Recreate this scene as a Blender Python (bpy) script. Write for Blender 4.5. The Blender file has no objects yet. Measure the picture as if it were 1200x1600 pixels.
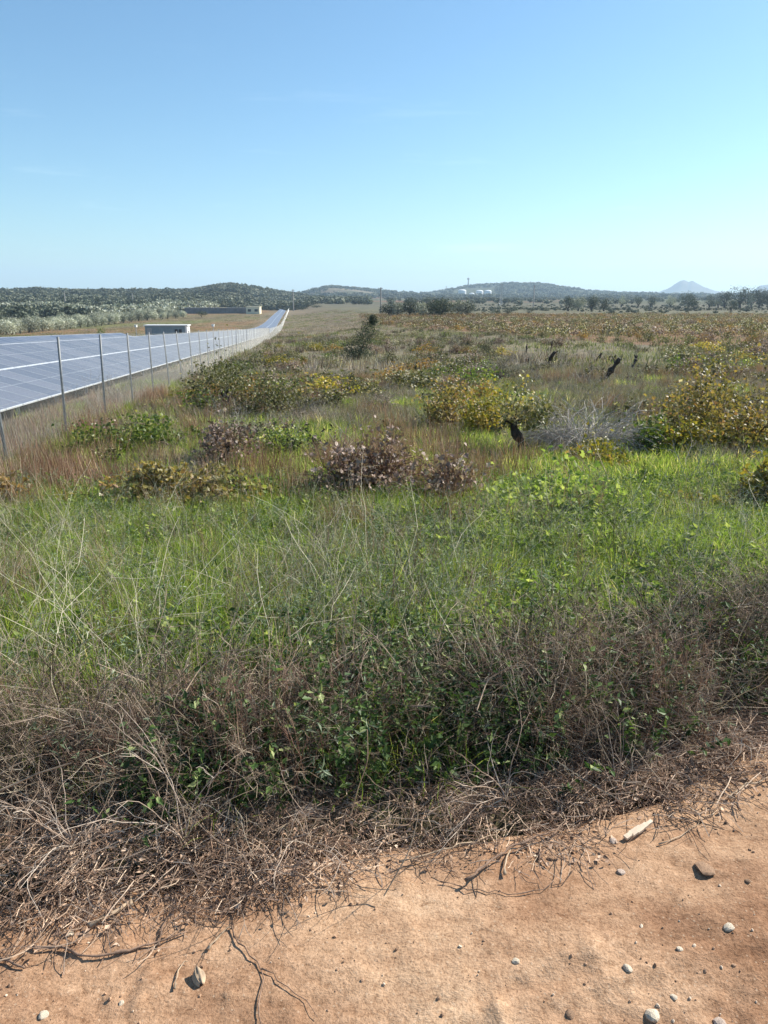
import bpy, math, random
import numpy as np
from mathutils import Vector, Matrix

random.seed(7)
rng = np.random.default_rng(11)
sc = bpy.context.scene
COL = sc.collection
R = math.radians

# ------------------------------------------------------------------ camera
CAM_H, PITCH, FPX = 1.6, R(16.2), 1156.0
cam = bpy.data.cameras.new("camera")
cam.sensor_fit = 'VERTICAL'
cam.sensor_height = 36.0
cam.lens = FPX * 36.0 / 1600.0
cam.clip_start = 0.05
cam.clip_end = 30000
camo = bpy.data.objects.new("camera", cam)
COL.objects.link(camo)
camo.location = (0, 0, CAM_H)
camo.rotation_euler = (math.pi / 2 - PITCH, 0, 0)
sc.camera = camo

# ------------------------------------------------------------------ light
SUN_EL, SUN_AZ = R(40), R(62)          # azimuth clockwise from +Y (view direction)
world = bpy.data.worlds.new("World")
sc.world = world
world.use_nodes = True
wn = world.node_tree
bg = wn.nodes["Background"]
sky = wn.nodes.new("ShaderNodeTexSky")
sky.sky_type = 'NISHITA'
sky.sun_disc = False
sky.sun_elevation = SUN_EL
sky.sun_rotation = SUN_AZ
sky.altitude = 50
sky.air_density = 1.0
sky.dust_density = 0.5
sky.ozone_density = 3.0
hs = wn.nodes.new("ShaderNodeHueSaturation"); hs.inputs["Saturation"].default_value = 1.08
mt_ = wn.nodes.new("ShaderNodeMix"); mt_.data_type = 'RGBA'; mt_.blend_type = 'MULTIPLY'; mt_.inputs[0].default_value = 1.0
mt_.inputs[7].default_value = (.84, 1.01, 1.0, 1)
tcw = wn.nodes.new("ShaderNodeTexCoord"); mpw = wn.nodes.new("ShaderNodeMapping"); mpw.inputs["Scale"].default_value = (5, 5, 42); mpw.inputs["Location"].default_value = (1.3, .4, 2.1)
nzw = wn.nodes.new("ShaderNodeTexNoise"); nzw.inputs["Scale"].default_value = 1.0; nzw.inputs["Detail"].default_value = 6; nzw.inputs["Roughness"].default_value = .6
wn.links.new(tcw.outputs["Generated"], mpw.inputs[0]); wn.links.new(mpw.outputs[0], nzw.inputs["Vector"])
rpw = wn.nodes.new("ShaderNodeValToRGB"); rpw.color_ramp.elements[0].position = .60; rpw.color_ramp.elements[0].color = (0, 0, 0, 1); rpw.color_ramp.elements[1].position = .82; rpw.color_ramp.elements[1].color = (.35, .35, .35, 1)
wn.links.new(nzw.outputs[0], rpw.inputs[0])
spw = wn.nodes.new("ShaderNodeSeparateXYZ"); wn.links.new(tcw.outputs["Generated"], spw.inputs[0])
mrw = wn.nodes.new("ShaderNodeMapRange"); mrw.inputs[1].default_value = .04; mrw.inputs[2].default_value = .28; mrw.inputs[3].default_value = 1; mrw.inputs[4].default_value = 0
wn.links.new(spw.outputs[2], mrw.inputs[0])
mmw = wn.nodes.new("ShaderNodeMath"); mmw.operation = 'MULTIPLY'; wn.links.new(rpw.outputs[0], mmw.inputs[0]); wn.links.new(mrw.outputs[0], mmw.inputs[1])
cmw = wn.nodes.new("ShaderNodeMix"); cmw.data_type = 'RGBA'; cmw.inputs[7].default_value = (9, 9.2, 9.4, 1)
wn.links.new(mmw.outputs[0], cmw.inputs[0]); wn.links.new(sky.outputs[0], cmw.inputs[6])
wn.links.new(cmw.outputs[2], hs.inputs["Color"]); wn.links.new(hs.outputs[0], mt_.inputs[6]); wn.links.new(mt_.outputs[2], bg.inputs[0])
bg.inputs[1].default_value = 0.090
sun = bpy.data.lights.new("sun", 'SUN')
sun.energy = 5.0
sun.angle = R(0.5)
sun.color = (1.0, 0.94, 0.84)
suno = bpy.data.objects.new("sun", sun)
COL.objects.link(suno)
sd = Vector((math.sin(SUN_AZ) * math.cos(SUN_EL), math.cos(SUN_AZ) * math.cos(SUN_EL), math.sin(SUN_EL)))
suno.rotation_euler = sd.to_track_quat('Z', 'Y').to_euler()
suno.location = sd * 50
sc.view_settings.view_transform = 'Standard'
sc.view_settings.look = 'None'
sc.view_settings.exposure = 0.85
sc.view_settings.gamma = 1.0
sc.view_settings.use_curve_mapping = False
sc.cycles.max_bounces = 6
sc.cycles.diffuse_bounces = 3
sc.cycles.transmission_bounces = 4
sc.cycles.volume_bounces = 1
sc.cycles.transparent_max_bounces = 6

# ------------------------------------------------------------------ noise and maths helpers
def sstep(a, b, x):
    t = np.clip((x - a) / (b - a), 0, 1)
    return t * t * (3 - 2 * t)

_tab = np.random.default_rng(5).random((256, 256))
def vnoise(x, y):
    x = np.asarray(x, float); y = np.asarray(y, float)
    xi = np.floor(x).astype(int); yi = np.floor(y).astype(int)
    fx = x - xi; fy = y - yi
    fx = fx * fx * (3 - 2 * fx); fy = fy * fy * (3 - 2 * fy)
    a = _tab[xi & 255, yi & 255]; b = _tab[(xi + 1) & 255, yi & 255]
    c = _tab[xi & 255, (yi + 1) & 255]; d = _tab[(xi + 1) & 255, (yi + 1) & 255]
    return (a * (1 - fx) + b * fx) * (1 - fy) + (c * (1 - fx) + d * fx) * fy
def fbm(x, y, s=1.0, o=4, seed=0):
    x = np.asarray(x, float) / s + seed * 17.3; y = np.asarray(y, float) / s + seed * 9.1
    t = 0; a = 1; n = 0
    for k in range(o):
        t = t + a * vnoise(x + k * 31.7, y + k * 11.3); n += a
        x = x * 2.03; y = y * 2.03; a *= 0.5
    return t / n

# ------------------------------------------------------------------ terrain
FA = R(6.6)
CA, SA = math.cos(FA), math.sin(FA)
D2 = np.array([-SA, CA]); L2 = np.array([-CA, -SA])      # along the fence, and to its left
def tu(x, y): return -x * SA + y * CA, x * CA + y * SA

def prof(t, pts):
    xs, zs = zip(*pts)
    d = 1.0 + 0.06 * np.abs(t)
    return sum(np.interp(t + k * d, xs, zs) for k in (-1, -.5, 0, .5, 1)) / 5
PL = [(-50, 0), (2.6, 0), (4, -.25), (7, -.76), (13, -.98), (100, -4.2), (160, -6.4), (205, -7.7), (260, -8.3), (330, -8.0), (450, -8.0), (540, -7.8), (640, -9.4), (1000, -7), (1500, -2), (9000, 0)]
PLL = [(-50, 0), (2.6, 0), (4, -.25), (7, -.76), (13, -.98), (100, -4.2), (225, -8.9), (300, -9.6), (400, -9.0), (600, -6), (800, -2), (1100, 6), (1500, 4), (9000, 0)]
PR = [(-50, 0), (2.6, 0), (4, -.25), (7, -.62), (20, -1.05), (100, -2.9), (200, -4.0), (300, -4.8), (500, -5.4), (800, -3.6), (1200, -2.0), (2500, -1), (9000, 0)]

# skylines seen from the road: pixel column, pixel row, at a distance with a width
RANGES = [
    (1250, 260, [(-300, 457), (0, 456), (60, 455), (150, 457), (300, 456), (330, 450), (360, 445), (395, 450), (430, 456), (455, 460), (480, 464), (520, 472), (560, 480)]),
    (2300, 420, [(400, 480), (440, 464), (480, 458), (505, 452), (530, 450), (560, 452), (590, 455), (620, 457), (660, 461), (700, 468), (740, 480)]),
    (2900, 520, [(600, 480), (640, 463), (670, 460), (700, 454), (731, 448), (770, 445), (800, 443), (840, 444), (880, 450), (920, 455), (960, 458), (1040, 461), (1200, 460), (1500, 462)]),
    (7000, 700, [(930, 466), (990, 459), (1030, 456), (1042, 451.5), (1050, 447), (1057, 442), (1063, 438.5), (1068, 437), (1072, 438.5), (1076, 441), (1081, 438.5), (1086, 441.5), (1093, 445), (1102, 450), (1116, 455), (1140, 458), (1176, 456), (1186, 447), (1200, 445), (1260, 446), (1500, 458)]),
]
CP, SP = math.cos(PITCH), math.sin(PITCH)
def sky_h(tab, dist):
    """pixel skyline -> (azimuth, height) table"""
    out = []
    for px, py in tab:
        cx, cy = (px - 600) / FPX, (800 - py) / FPX
        d = np.array([cx, CP + cy * SP, -SP + cy * CP])
        out.append((math.atan2(d[0], d[1]), CAM_H + dist * d[2] / math.hypot(d[0], d[1])))
    return zip(*out)
RT = [(d, w, *[np.array(q) for q in sky_h(tab, d)]) for d, w, tab in RANGES]

def edge_line(x):
    """where the dirt road ends (distance in front of the camera)"""
    return np.interp(x, EX, EY) + .12 * (fbm(x, x * 0 + 3, .35, 3) - .5)

def terrain(x, y):
    x = np.asarray(x, float); y = np.asarray(y, float)
    t, u = tu(x, y)
    r = np.hypot(x, y); az = np.arctan2(x, y)
    sr = sstep(-3, 24, u); sl = sstep(-22, -90, u)
    z = prof(t, PL) * (1 - sl) + prof(t, PLL) * sl
    z = z * (1 - sr) + prof(t, PR) * sr
    front = sstep(-.2, .4, np.cos(az))
    for d, w, A, H in RT:
        h = np.interp(az, A, H)
        rid = h - 1.5 * sstep(300, 1500, r)
        nn = (fbm(x, y, 160, 4, 3) - .5) * .018 * d * np.clip(np.abs(r - d) / w, 0, 1)
        k = np.exp(-((r - d) / w) ** 2)
        z = z + np.maximum(rid + nn - z, 0) * k * front
    amp = np.interp(r, [0, 3, 8, 30, 200, 900, 3000], [0, .05, .12, .25, .5, 1.5, 4])
    z = z + (fbm(x, y, 9, 3, 1) - .5) * np.minimum(amp, .25) + (fbm(x, y, 60, 3, 2) - .5) * np.maximum(amp - .25, 0)
    return z

def ray(px, py):
    cx, cy = (px - 600) / FPX, (800 - py) / FPX
    d = np.array([cx, CP + cy * SP, -SP + cy * CP])
    return d / np.linalg.norm(d)
def hit(px, py, zoff=0.0):
    d = ray(px, py)
    s = np.concatenate([np.linspace(.5, 20, 1200), np.geomspace(20.02, 8000, 4000)])
    P = d[None] * s[:, None]
    g = terrain(P[:, 0], P[:, 1]) + zoff
    below = np.nonzero(P[:, 2] + CAM_H < g)[0]
    k = below[0] if len(below) else len(s) - 1
    return np.array([P[k, 0], P[k, 1], g[k]])
def hit0(px, py, z=0.0):
    d = ray(px, py); s = (z - CAM_H) / d[2]
    return np.array([d[0] * s, d[1] * s, z])

_e = [hit0(px, py) for px, py in [(-500, 1440), (0, 1408), (200, 1388), (400, 1366), (530, 1328), (700, 1312), (900, 1282), (1050, 1230), (1200, 1150), (1500, 1060)]]
EX = np.array([p[0] for p in _e]); EY = np.array([p[1] for p in _e])
_v = [hit0(px, py) for px, py in [(-500, 1310), (0, 1285), (300, 1305), (480, 1288), (600, 1250), (850, 1220), (1050, 1185), (1100, 1130), (1200, 1105), (1500, 1000)]]
VX = np.array([p[0] for p in _v]); VY = np.array([p[1] for p in _v])
def veg_line(x): return np.interp(x, VX, VY) + .12 * (fbm(x, x * 0 + 8, .3, 3) - .5)

# ------------------------------------------------------------------ mesh helpers
class MB:
    def __init__(s): s.V = []; s.Q = []; s.T = []; s.A = []; s.n = 0; s.Qm = []; s.Tm = []
    def add(s, V, Q=None, T=None, a=0.5, m=0):
        V = np.asarray(V, float).reshape(-1, 3)
        s.V.append(V)
        s.A.append(np.broadcast_to(np.asarray(a, float), (len(V),)).copy())
        if Q is not None and len(Q): Q = np.asarray(Q, int).reshape(-1, 4); s.Q.append(Q + s.n); s.Qm.append(np.full(len(Q), m))
        if T is not None and len(T): T = np.asarray(T, int).reshape(-1, 3); s.T.append(T + s.n); s.Tm.append(np.full(len(T), m))
        s.n += len(V)
    def box(s, x0, y0, z0, x1, y1, z1, a=.5, m=0):
        V = [(x, y, z) for z in (z0, z1) for y in (y0, y1) for x in (x0, x1)]
        Q = [(0, 2, 3, 1), (4, 5, 7, 6), (0, 1, 5, 4), (2, 6, 7, 3), (0, 4, 6, 2), (1, 3, 7, 5)]
        s.add(V, Q, a=a, m=m)
    def tube(s, P, r, sides=3, a=.5, m=0, cap=False):
        """P (N,K,3) curves, r (N,K) radii"""
        P = np.asarray(P, float)
        if P.ndim == 2: P = P[None]
        N, K, _ = P.shape
        r = np.broadcast_to(np.asarray(r, float), (N, K))
        T = np.gradient(P, axis=1); T /= np.linalg.norm(T, axis=2, keepdims=True) + 1e-9
        up = np.where(np.abs(T[..., 2:3]) > .9, np.array([1., 0, 0]), np.array([0, 0, 1.]))
        up = np.broadcast_to(up[:, :1], T.shape)
        X = np.cross(T, up); X /= np.linalg.norm(X, axis=2, keepdims=True) + 1e-9
        Y = np.cross(T, X)
        ang = np.arange(sides) * 2 * np.pi / sides
        V = P[:, :, None] + r[:, :, None, None] * (X[:, :, None] * np.cos(ang)[:, None] + Y[:, :, None] * np.sin(ang)[:, None])
        i = (np.arange(N)[:, None, None] * K + np.arange(K - 1)[None, :, None]) * sides
        j = np.arange(sides)[None, None]; j2 = (j + 1) % sides
        Q = np.stack([i + j, i + j2, i + sides + j2, i + sides + j], -1)
        a = np.asarray(a, float)
        if a.ndim == 1: a = a[:, None]
        A = np.broadcast_to(a if a.ndim else a[None, None], (N, K))
        T3 = None
        if cap and sides >= 3:
            T3 = []
            for n in range(N):
                b0 = n * K * sides; b1 = b0 + (K - 1) * sides
                for q in range(1, sides - 1):
                    T3.append((b0, b0 + q + 1, b0 + q)); T3.append((b1, b1 + q, b1 + q + 1))
        s.add(V.reshape(-1, 3), Q.reshape(-1, 4), T3, np.repeat(A.reshape(-1), sides), m)
    def ribbon(s, P, w, side, a=.5, m=0):
        """flat blades: P (N,K,3), w (N,K) half widths, side (N,3)"""
        N, K, _ = P.shape
        V = np.stack([P - side[:, None] * w[..., None], P + side[:, None] * w[..., None]], 2)
        i = (np.arange(N)[:, None] * K + np.arange(K - 1)[None]) * 2
        Q = np.stack([i, i + 1, i + 3, i + 2], -1)
        a = np.asarray(a, float)
        if a.ndim == 1: a = a[:, None]
        A = np.broadcast_to(a if a.ndim else a[None, None], (N, K))
        s.add(V.reshape(-1, 3), Q.reshape(-1, 4), None, np.repeat(A.reshape(-1), 2), m)
    def leaves(s, P, Nn, size, tmpl, a, m=0, g=rng):
        """place a leaf template (verts (k,3), tris) at every P, its normal Nn"""
        tv, tt = tmpl
        n = len(P)
        Nn = Nn / (np.linalg.norm(Nn, axis=1, keepdims=True) + 1e-9)
        ref = g.normal(size=(n, 3)); X = np.cross(Nn, ref); X /= np.linalg.norm(X, axis=1, keepdims=True) + 1e-9
        Y = np.cross(Nn, X)
        size = np.broadcast_to(np.asarray(size, float), (n,))
        V = P[:, None] + size[:, None, None] * (tv[None, :, 0:1] * X[:, None] + tv[None, :, 1:2] * Y[:, None] + tv[None, :, 2:3] * Nn[:, None])
        T = tt[None] + (np.arange(n) * len(tv))[:, None, None]
        s.add(V.reshape(-1, 3), None, T.reshape(-1, 3), np.repeat(a, len(tv)), m)
    def mesh(s, name, mats, smooth=False):
        me = bpy.data.meshes.new(name)
        V = np.concatenate(s.V) if s.V else np.zeros((0, 3))
        Q = np.concatenate(s.Q) if s.Q else np.zeros((0, 4), int)
        T = np.concatenate(s.T) if s.T else np.zeros((0, 3), int)
        me.vertices.add(len(V)); me.vertices.foreach_set("co", V.ravel())
        nl = Q.size + T.size
        me.loops.add(nl)
        me.loops.foreach_set("vertex_index", np.concatenate([Q.ravel(), T.ravel()]).astype(np.int32))
        npoly = len(Q) + len(T)
        me.polygons.add(npoly)
        st = np.concatenate([np.arange(len(Q)) * 4, Q.size + np.arange(len(T)) * 3]).astype(np.int32)
        me.polygons.foreach_set("loop_start", st)
        mi = np.concatenate(s.Qm + s.Tm) if npoly else np.zeros(0)
        me.polygons.foreach_set("material_index", mi.astype(np.int32))
        me.polygons.foreach_set("use_smooth", np.full(npoly, bool(smooth)))
        at = me.attributes.new("v", 'FLOAT', 'POINT'); at.data.foreach_set("value", np.concatenate(s.A))
        for m in (mats if isinstance(mats, (list, tuple)) else [mats]): me.materials.append(m)
        me.update(calc_edges=True)
        me.validate()
        return me

def link(name, me, parent=None, loc=None, kind=None, label=None, cat=None, group=None):
    o = bpy.data.objects.new(name, me)
    COL.objects.link(o)
    if parent is not None: o.parent = parent
    if loc is not None: o.location = loc
    if kind: o["kind"] = kind
    if label: o["label"] = label
    if cat: o["category"] = cat
    if group: o["group"] = group
    return o
def thing(name, loc, label, cat, group=None, rz=0.0, scale=1.0):
    o = link(name, None, None, loc, None, label, cat, group)
    o.rotation_euler = (0, 0, rz); o.scale = (scale,) * 3 if np.isscalar(scale) else scale
    o.empty_display_size = .2
    return o
def copy_thing(src, loc, rz, scale, label=None, group=None):
    r = src.copy(); COL.objects.link(r)
    r.location = loc; r.rotation_euler = (0, 0, rz); r.scale = (scale,) * 3 if np.isscalar(scale) else scale
    if label: r["label"] = label
    if group: r["group"] = group
    for ch in list(src.children):
        c = ch.copy(); COL.objects.link(c); c.parent = r
        for gch in list(ch.children):
            d = gch.copy(); COL.objects.link(d); d.parent = c
    return r

# ------------------------------------------------------------------ materials
def new_mat(name):
    m = bpy.data.materials.new(name); m.use_nodes = True
    nt = m.node_tree; nt.nodes.clear()
    out = nt.nodes.new("ShaderNodeOutputMaterial")
    return m, nt, out
def ramp(nt, stops, fac):
    r = nt.nodes.new("ShaderNodeValToRGB")
    cr = r.color_ramp
    while len(cr.elements) < len(stops): cr.elements.new(.5)
    for e, (p, c) in zip(cr.elements, stops): e.position = p; e.color = (*c, 1)
    nt.links.new(fac, r.inputs[0])
    return r.outputs[0]
def noise(nt, scale, detail=4, rough=.6, vec=None):
    n = nt.nodes.new("ShaderNodeTexNoise")
    n.inputs["Scale"].default_value = scale; n.inputs["Detail"].default_value = detail; n.inputs["Roughness"].default_value = rough
    if vec is not None: nt.links.new(vec, n.inputs["Vector"])
    return n.outputs[0]
def mathn(nt, op, a, b=None):
    m = nt.nodes.new("ShaderNodeMath"); m.operation = op
    for i, v in enumerate((a, b)):
        if v is None: continue
        if isinstance(v, (int, float)): m.inputs[i].default_value = v
        else: nt.links.new(v, m.inputs[i])
    return m.outputs[0]
def mixc(nt, f, a, b, mode='MIX'):
    m = nt.nodes.new("ShaderNodeMix"); m.data_type = 'RGBA'; m.blend_type = mode
    if isinstance(f, (int, float)): m.inputs[0].default_value = f
    else: nt.links.new(f, m.inputs[0])
    for i, v in ((6, a), (7, b)):
        if isinstance(v, tuple): m.inputs[i].default_value = (*v, 1)
        else: nt.links.new(v, m.inputs[i])
    return m.outputs[2]
def pos(nt):
    return nt.nodes.new("ShaderNodeNewGeometry").outputs["Position"]
def attr(nt, name, out="Fac"):
    a = nt.nodes.new("ShaderNodeAttribute"); a.attribute_name = name
    return a.outputs[out]

def veg_mat(name, stops, trans=.35, rough=.6, var=.35, spec=.25):
    """stops: colour ramp over the per-leaf value v; each instance shifts a little"""
    m, nt, out = new_mat(name)
    v = attr(nt, "v")
    oi = nt.nodes.new("ShaderNodeObjectInfo").outputs["Random"]
    sh = mathn(nt, 'MULTIPLY', mathn(nt, 'SUBTRACT', oi, .5), var)
    f = mathn(nt, 'ADD', v, sh)
    c = ramp(nt, stops, f)
    hsv = nt.nodes.new("ShaderNodeHueSaturation")
    nt.links.new(c, hsv.inputs["Color"])
    nt.links.new(mathn(nt, 'ADD', mathn(nt, 'MULTIPLY', oi, .4), .8), hsv.inputs["Value"])
    b = nt.nodes.new("ShaderNodeBsdfPrincipled")
    b.inputs["Roughness"].default_value = rough
    b.inputs["Specular IOR Level"].default_value = spec
    nt.links.new(hsv.outputs[0], b.inputs["Base Color"])
    if trans > 0:
        t = nt.nodes.new("ShaderNodeBsdfTranslucent")
        nt.links.new(mixc(nt, 1.0, hsv.outputs[0], (1.5, 1.5, .9), 'MULTIPLY'), t.inputs[0])
        mx = nt.nodes.new("ShaderNodeMixShader"); mx.inputs[0].default_value = trans
        nt.links.new(b.outputs[0], mx.inputs[1]); nt.links.new(t.outputs[0], mx.inputs[2])
        nt.links.new(mx.outputs[0], out.inputs[0])
    else:
        nt.links.new(b.outputs[0], out.inputs[0])
    return m
def plain_mat(name, col, rough=.6, metal=0., nscale=6., namt=.25, bump=0., bscale=30., spec=.5, rot=None):
    m, nt, out = new_mat(name)
    b = nt.nodes.new("ShaderNodeBsdfPrincipled")
    tc = nt.nodes.new("ShaderNodeTexCoord").outputs["Object"]
    n = noise(nt, nscale, 5, .65, tc)
    c2 = tuple(max(0, x * (1 - namt * 1.6)) for x in col); c1 = tuple(min(1, x * (1 + namt)) for x in col)
    c = ramp(nt, [(.3, c2), (.7, c1)], n)
    nt.links.new(c, b.inputs["Base Color"])
    b.inputs["Roughness"].default_value = rough; b.inputs["Metallic"].default_value = metal
    b.inputs["Specular IOR Level"].default_value = spec
    if bump > 0:
        bp = nt.nodes.new("ShaderNodeBump"); bp.inputs["Strength"].default_value = 1; bp.inputs["Distance"].default_value = bump
        nt.links.new(noise(nt, bscale, 5, .7, tc), bp.inputs["Height"]); nt.links.new(bp.outputs[0], b.inputs["Normal"])
    nt.links.new(b.outputs[0], out.inputs[0])
    return m

G_ = lambda *s: [(p, c) for p, c in s]
M = {}
M['grass'] = veg_mat("grass_green", G_((0., (.08, .12, .025)), (.3, (.17, .26, .04)), (.65, (.28, .37, .07)), (.88, (.40, .41, .13)), (1., (.58, .50, .28))), .5)
M['grass_olive'] = veg_mat("grass_olive", G_((0., (.07, .09, .03)), (.4, (.13, .17, .06)), (.7, (.20, .21, .10)), (1., (.34, .29, .19))), .35)
M['dry'] = veg_mat("grass_dry", G_((0., (.12, .08, .055)), (.4, (.24, .175, .125)), (.75, (.38, .30, .215)), (1., (.55, .47, .36))), .2, .7)
M['dry_grey'] = veg_mat("grass_dry_grey", G_((0., (.13, .11, .09)), (.4, (.25, .215, .18)), (.75, (.37, .325, .27)), (1., (.50, .44, .37))), .2, .75)
M['dry_red'] = veg_mat("grass_dry_reddish", G_((0., (.15, .07, .05)), (.5, (.30, .17, .12)), (1., (.46, .32, .22))), .2, .7)
M['weed'] = veg_mat("weed_leaf", G_((0., (.025, .05, .015)), (.5, (.06, .11, .025)), (.85, (.13, .20, .05)), (1., (.32, .36, .15))), .3, .5)
M['weed_sage'] = veg_mat("weed_sage_leaf", G_((0., (.10, .13, .08)), (.5, (.20, .25, .15)), (1., (.42, .46, .34))), .25, .7)
M['weed_bright'] = veg_mat("weed_bright_leaf", G_((0., (.08, .13, .03)), (.5, (.16, .23, .05)), (1., (.34, .38, .13))), .45, .5)
M['v_olive'] = veg_mat("vine_leaf_olive", G_((0., (.05, .045, .022)), (.35, (.09, .095, .035)), (.65, (.16, .16, .065)), (.85, (.25, .20, .11)), (1., (.58, .53, .38))), .3, .5, .15, .4)
M['v_green'] = veg_mat("vine_leaf_green", G_((0., (.05, .08, .02)), (.4, (.10, .15, .03)), (.7, (.19, .24, .05)), (.9, (.38, .35, .12)), (1., (.62, .60, .35))), .4, .45, .15, .4)
M['v_yellow'] = veg_mat("vine_leaf_yellow", G_((0., (.11, .11, .025)), (.35, (.22, .21, .035)), (.65, (.36, .29, .05)), (.85, (.38, .23, .06)), (1., (.62, .50, .22))), .4, .45, .15, .4)
M['v_orange'] = veg_mat("vine_leaf_orange", G_((0., (.10, .07, .03)), (.35, (.24, .16, .045)), (.65, (.36, .22, .06)), (.85, (.28, .14, .06)), (1., (.55, .43, .25))), .35, .5, .15, .4)
M['v_straw'] = veg_mat("vine_leaf_straw", G_((0., (.06, .045, .025)), (.3, (.12, .11, .04)), (.55, (.24, .20, .06)), (.72, (.33, .23, .07)), (.86, (.24, .13, .07)), (1., (.62, .54, .36))), .35, .5, .15, .4)
M['v_rust'] = veg_mat("vine_leaf_rust", G_((0., (.075, .055, .03)), (.35, (.14, .10, .05)), (.65, (.20, .13, .07)), (.85, (.19, .11, .07)), (1., (.42, .33, .21))), .3, .6, .2, .3)
M['v_brown'] = veg_mat("vine_leaf_brown", G_((0., (.09, .06, .05)), (.4, (.19, .13, .105)), (.7, (.30, .215, .17)), (.9, (.42, .32, .26)), (1., (.60, .50, .42))), .2, .6, .15, .4)
M['v_dark'] = veg_mat("shrub_leaf_dark", G_((0., (.025, .035, .02)), (.5, (.05, .06, .035)), (1., (.12, .12, .08))), .15, .7)
M['straw'] = veg_mat("pale_straw", G_((0., (.36, .31, .22)), (1., (.66, .60, .46))), .15, .7)
M['twig'] = veg_mat("twig_bark", G_((0., (.03, .02, .014)), (.5, (.11, .07, .05)), (1., (.34, .26, .2))), 0, .85, .5)
M['twig_grey'] = veg_mat("twig_grey", G_((0., (.16, .14, .125)), (.5, (.30, .27, .24)), (1., (.50, .46, .42))), 0, .8, .3)
M['trunk'] = plain_mat("trunk_bark", (.05, .035, .027), .9, 0, 14, .5, .012, 40)
M['olive'] = veg_mat("olive_leaf", G_((0., (.11, .12, .085)), (.5, (.26, .27, .20)), (1., (.52, .53, .43))), .15, .6, .35)
M['pine'] = veg_mat("dark_tree_leaf", G_((0., (.015, .022, .01)), (.5, (.035, .047, .024)), (1., (.08, .095, .05))), .15, .6, .3)
M['wood'] = veg_mat("woodland_leaf", G_((0., (.045, .055, .03)), (.5, (.10, .11, .065)), (1., (.21, .21, .15))), .1, .7, .7)
M['litter'] = veg_mat("litter_bits", G_((0., (.12, .075, .05)), (.5, (.34, .22, .15)), (1., (.62, .47, .34))), 0, .8, .5)
M['post'] = plain_mat("fence_post_steel", (.20, .21, .215), .6, .3, 12, .2)
M['metal'] = plain_mat("galvanised_steel", (.42, .43, .44), .5, .6, 12, .2)
M['wire'] = plain_mat("fence_wire", (.34, .35, .34), .5, .4, 12, .2)
M['frame'] = plain_mat("aluminium_frame", (.78, .80, .82), .4, .3, 3, .06)
M['white'] = plain_mat("white_paint", (.80, .80, .78), .5, 0, 1.5, .05)
M['shadewall'] = plain_mat("painted_shade_wall", (.24, .31, .35), .55, 0, 1.5, .08)  # cabin wall colour with the shade of its front painted in
M['darknet'] = plain_mat("dark_shed_cladding", (.17, .185, .20), .7, 0, .5, .2)
M['cream'] = plain_mat("cream_plaster", (.72, .66, .48), .7, 0, .5, .08)
M['roof'] = plain_mat("clay_tile_roof", (.40, .17, .09), .8, 0, 2, .2)
M['dark'] = plain_mat("dark_opening", (.03, .035, .04), .4, 0, 2, .2)
M['polewood'] = plain_mat("weathered_pole", (.34, .31, .28), .8, 0, 6, .2)
M['stone'] = plain_mat("pale_stone", (.78, .66, .50), .85, 0, 18, .25, .003, 60)
M['stone_grey'] = plain_mat("grey_pink_stone", (.60, .47, .38), .85, 0, 18, .25, .003, 60)
M['clod'] = plain_mat("earth_clod", (.40, .25, .155), .95, 0, 25, .3, .004, 50)
M['cane'] = plain_mat("dry_cane", (.44, .32, .21), .75, 0, 20, .35, .001, 80)
M['rootbrown'] = plain_mat("brown_stick", (.24, .15, .10), .8, 0, 25, .4, .001, 80)

# solar glass: dark cells with thin silver lines
def glass_mat():
    m, nt, out = new_mat("solar_cell_glass")
    tc = nt.nodes.new("ShaderNodeTexCoord").outputs["Object"]
    sp = nt.nodes.new("ShaderNodeSeparateXYZ"); nt.links.new(tc, sp.inputs[0])
    def line(o, period, w):
        f = mathn(nt, 'FRACT', mathn(nt, 'DIVIDE', o, period))
        return mathn(nt, 'LESS_THAN', f, w)
    l = mathn(nt, 'MAXIMUM', line(sp.outputs[0], .17, .035), line(sp.outputs[1], .17, .035))
    oi = nt.nodes.new("ShaderNodeObjectInfo").outputs["Random"]
    base = ramp(nt, [(0., (.075, .09, .13)), (1., (.13, .14, .18))], oi)
    c = mixc(nt, mathn(nt, 'MULTIPLY', l, .25), base, (.42, .45, .50))
    b = nt.nodes.new("ShaderNodeBsdfPrincipled")
    nt.links.new(c, b.inputs["Base Color"])
    b.inputs["Roughness"].default_value = .42
    b.inputs["IOR"].default_value = 1.5
    nt.links.new(b.outputs[0], out.inputs[0])
    return m
M['glass'] = glass_mat()

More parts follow.
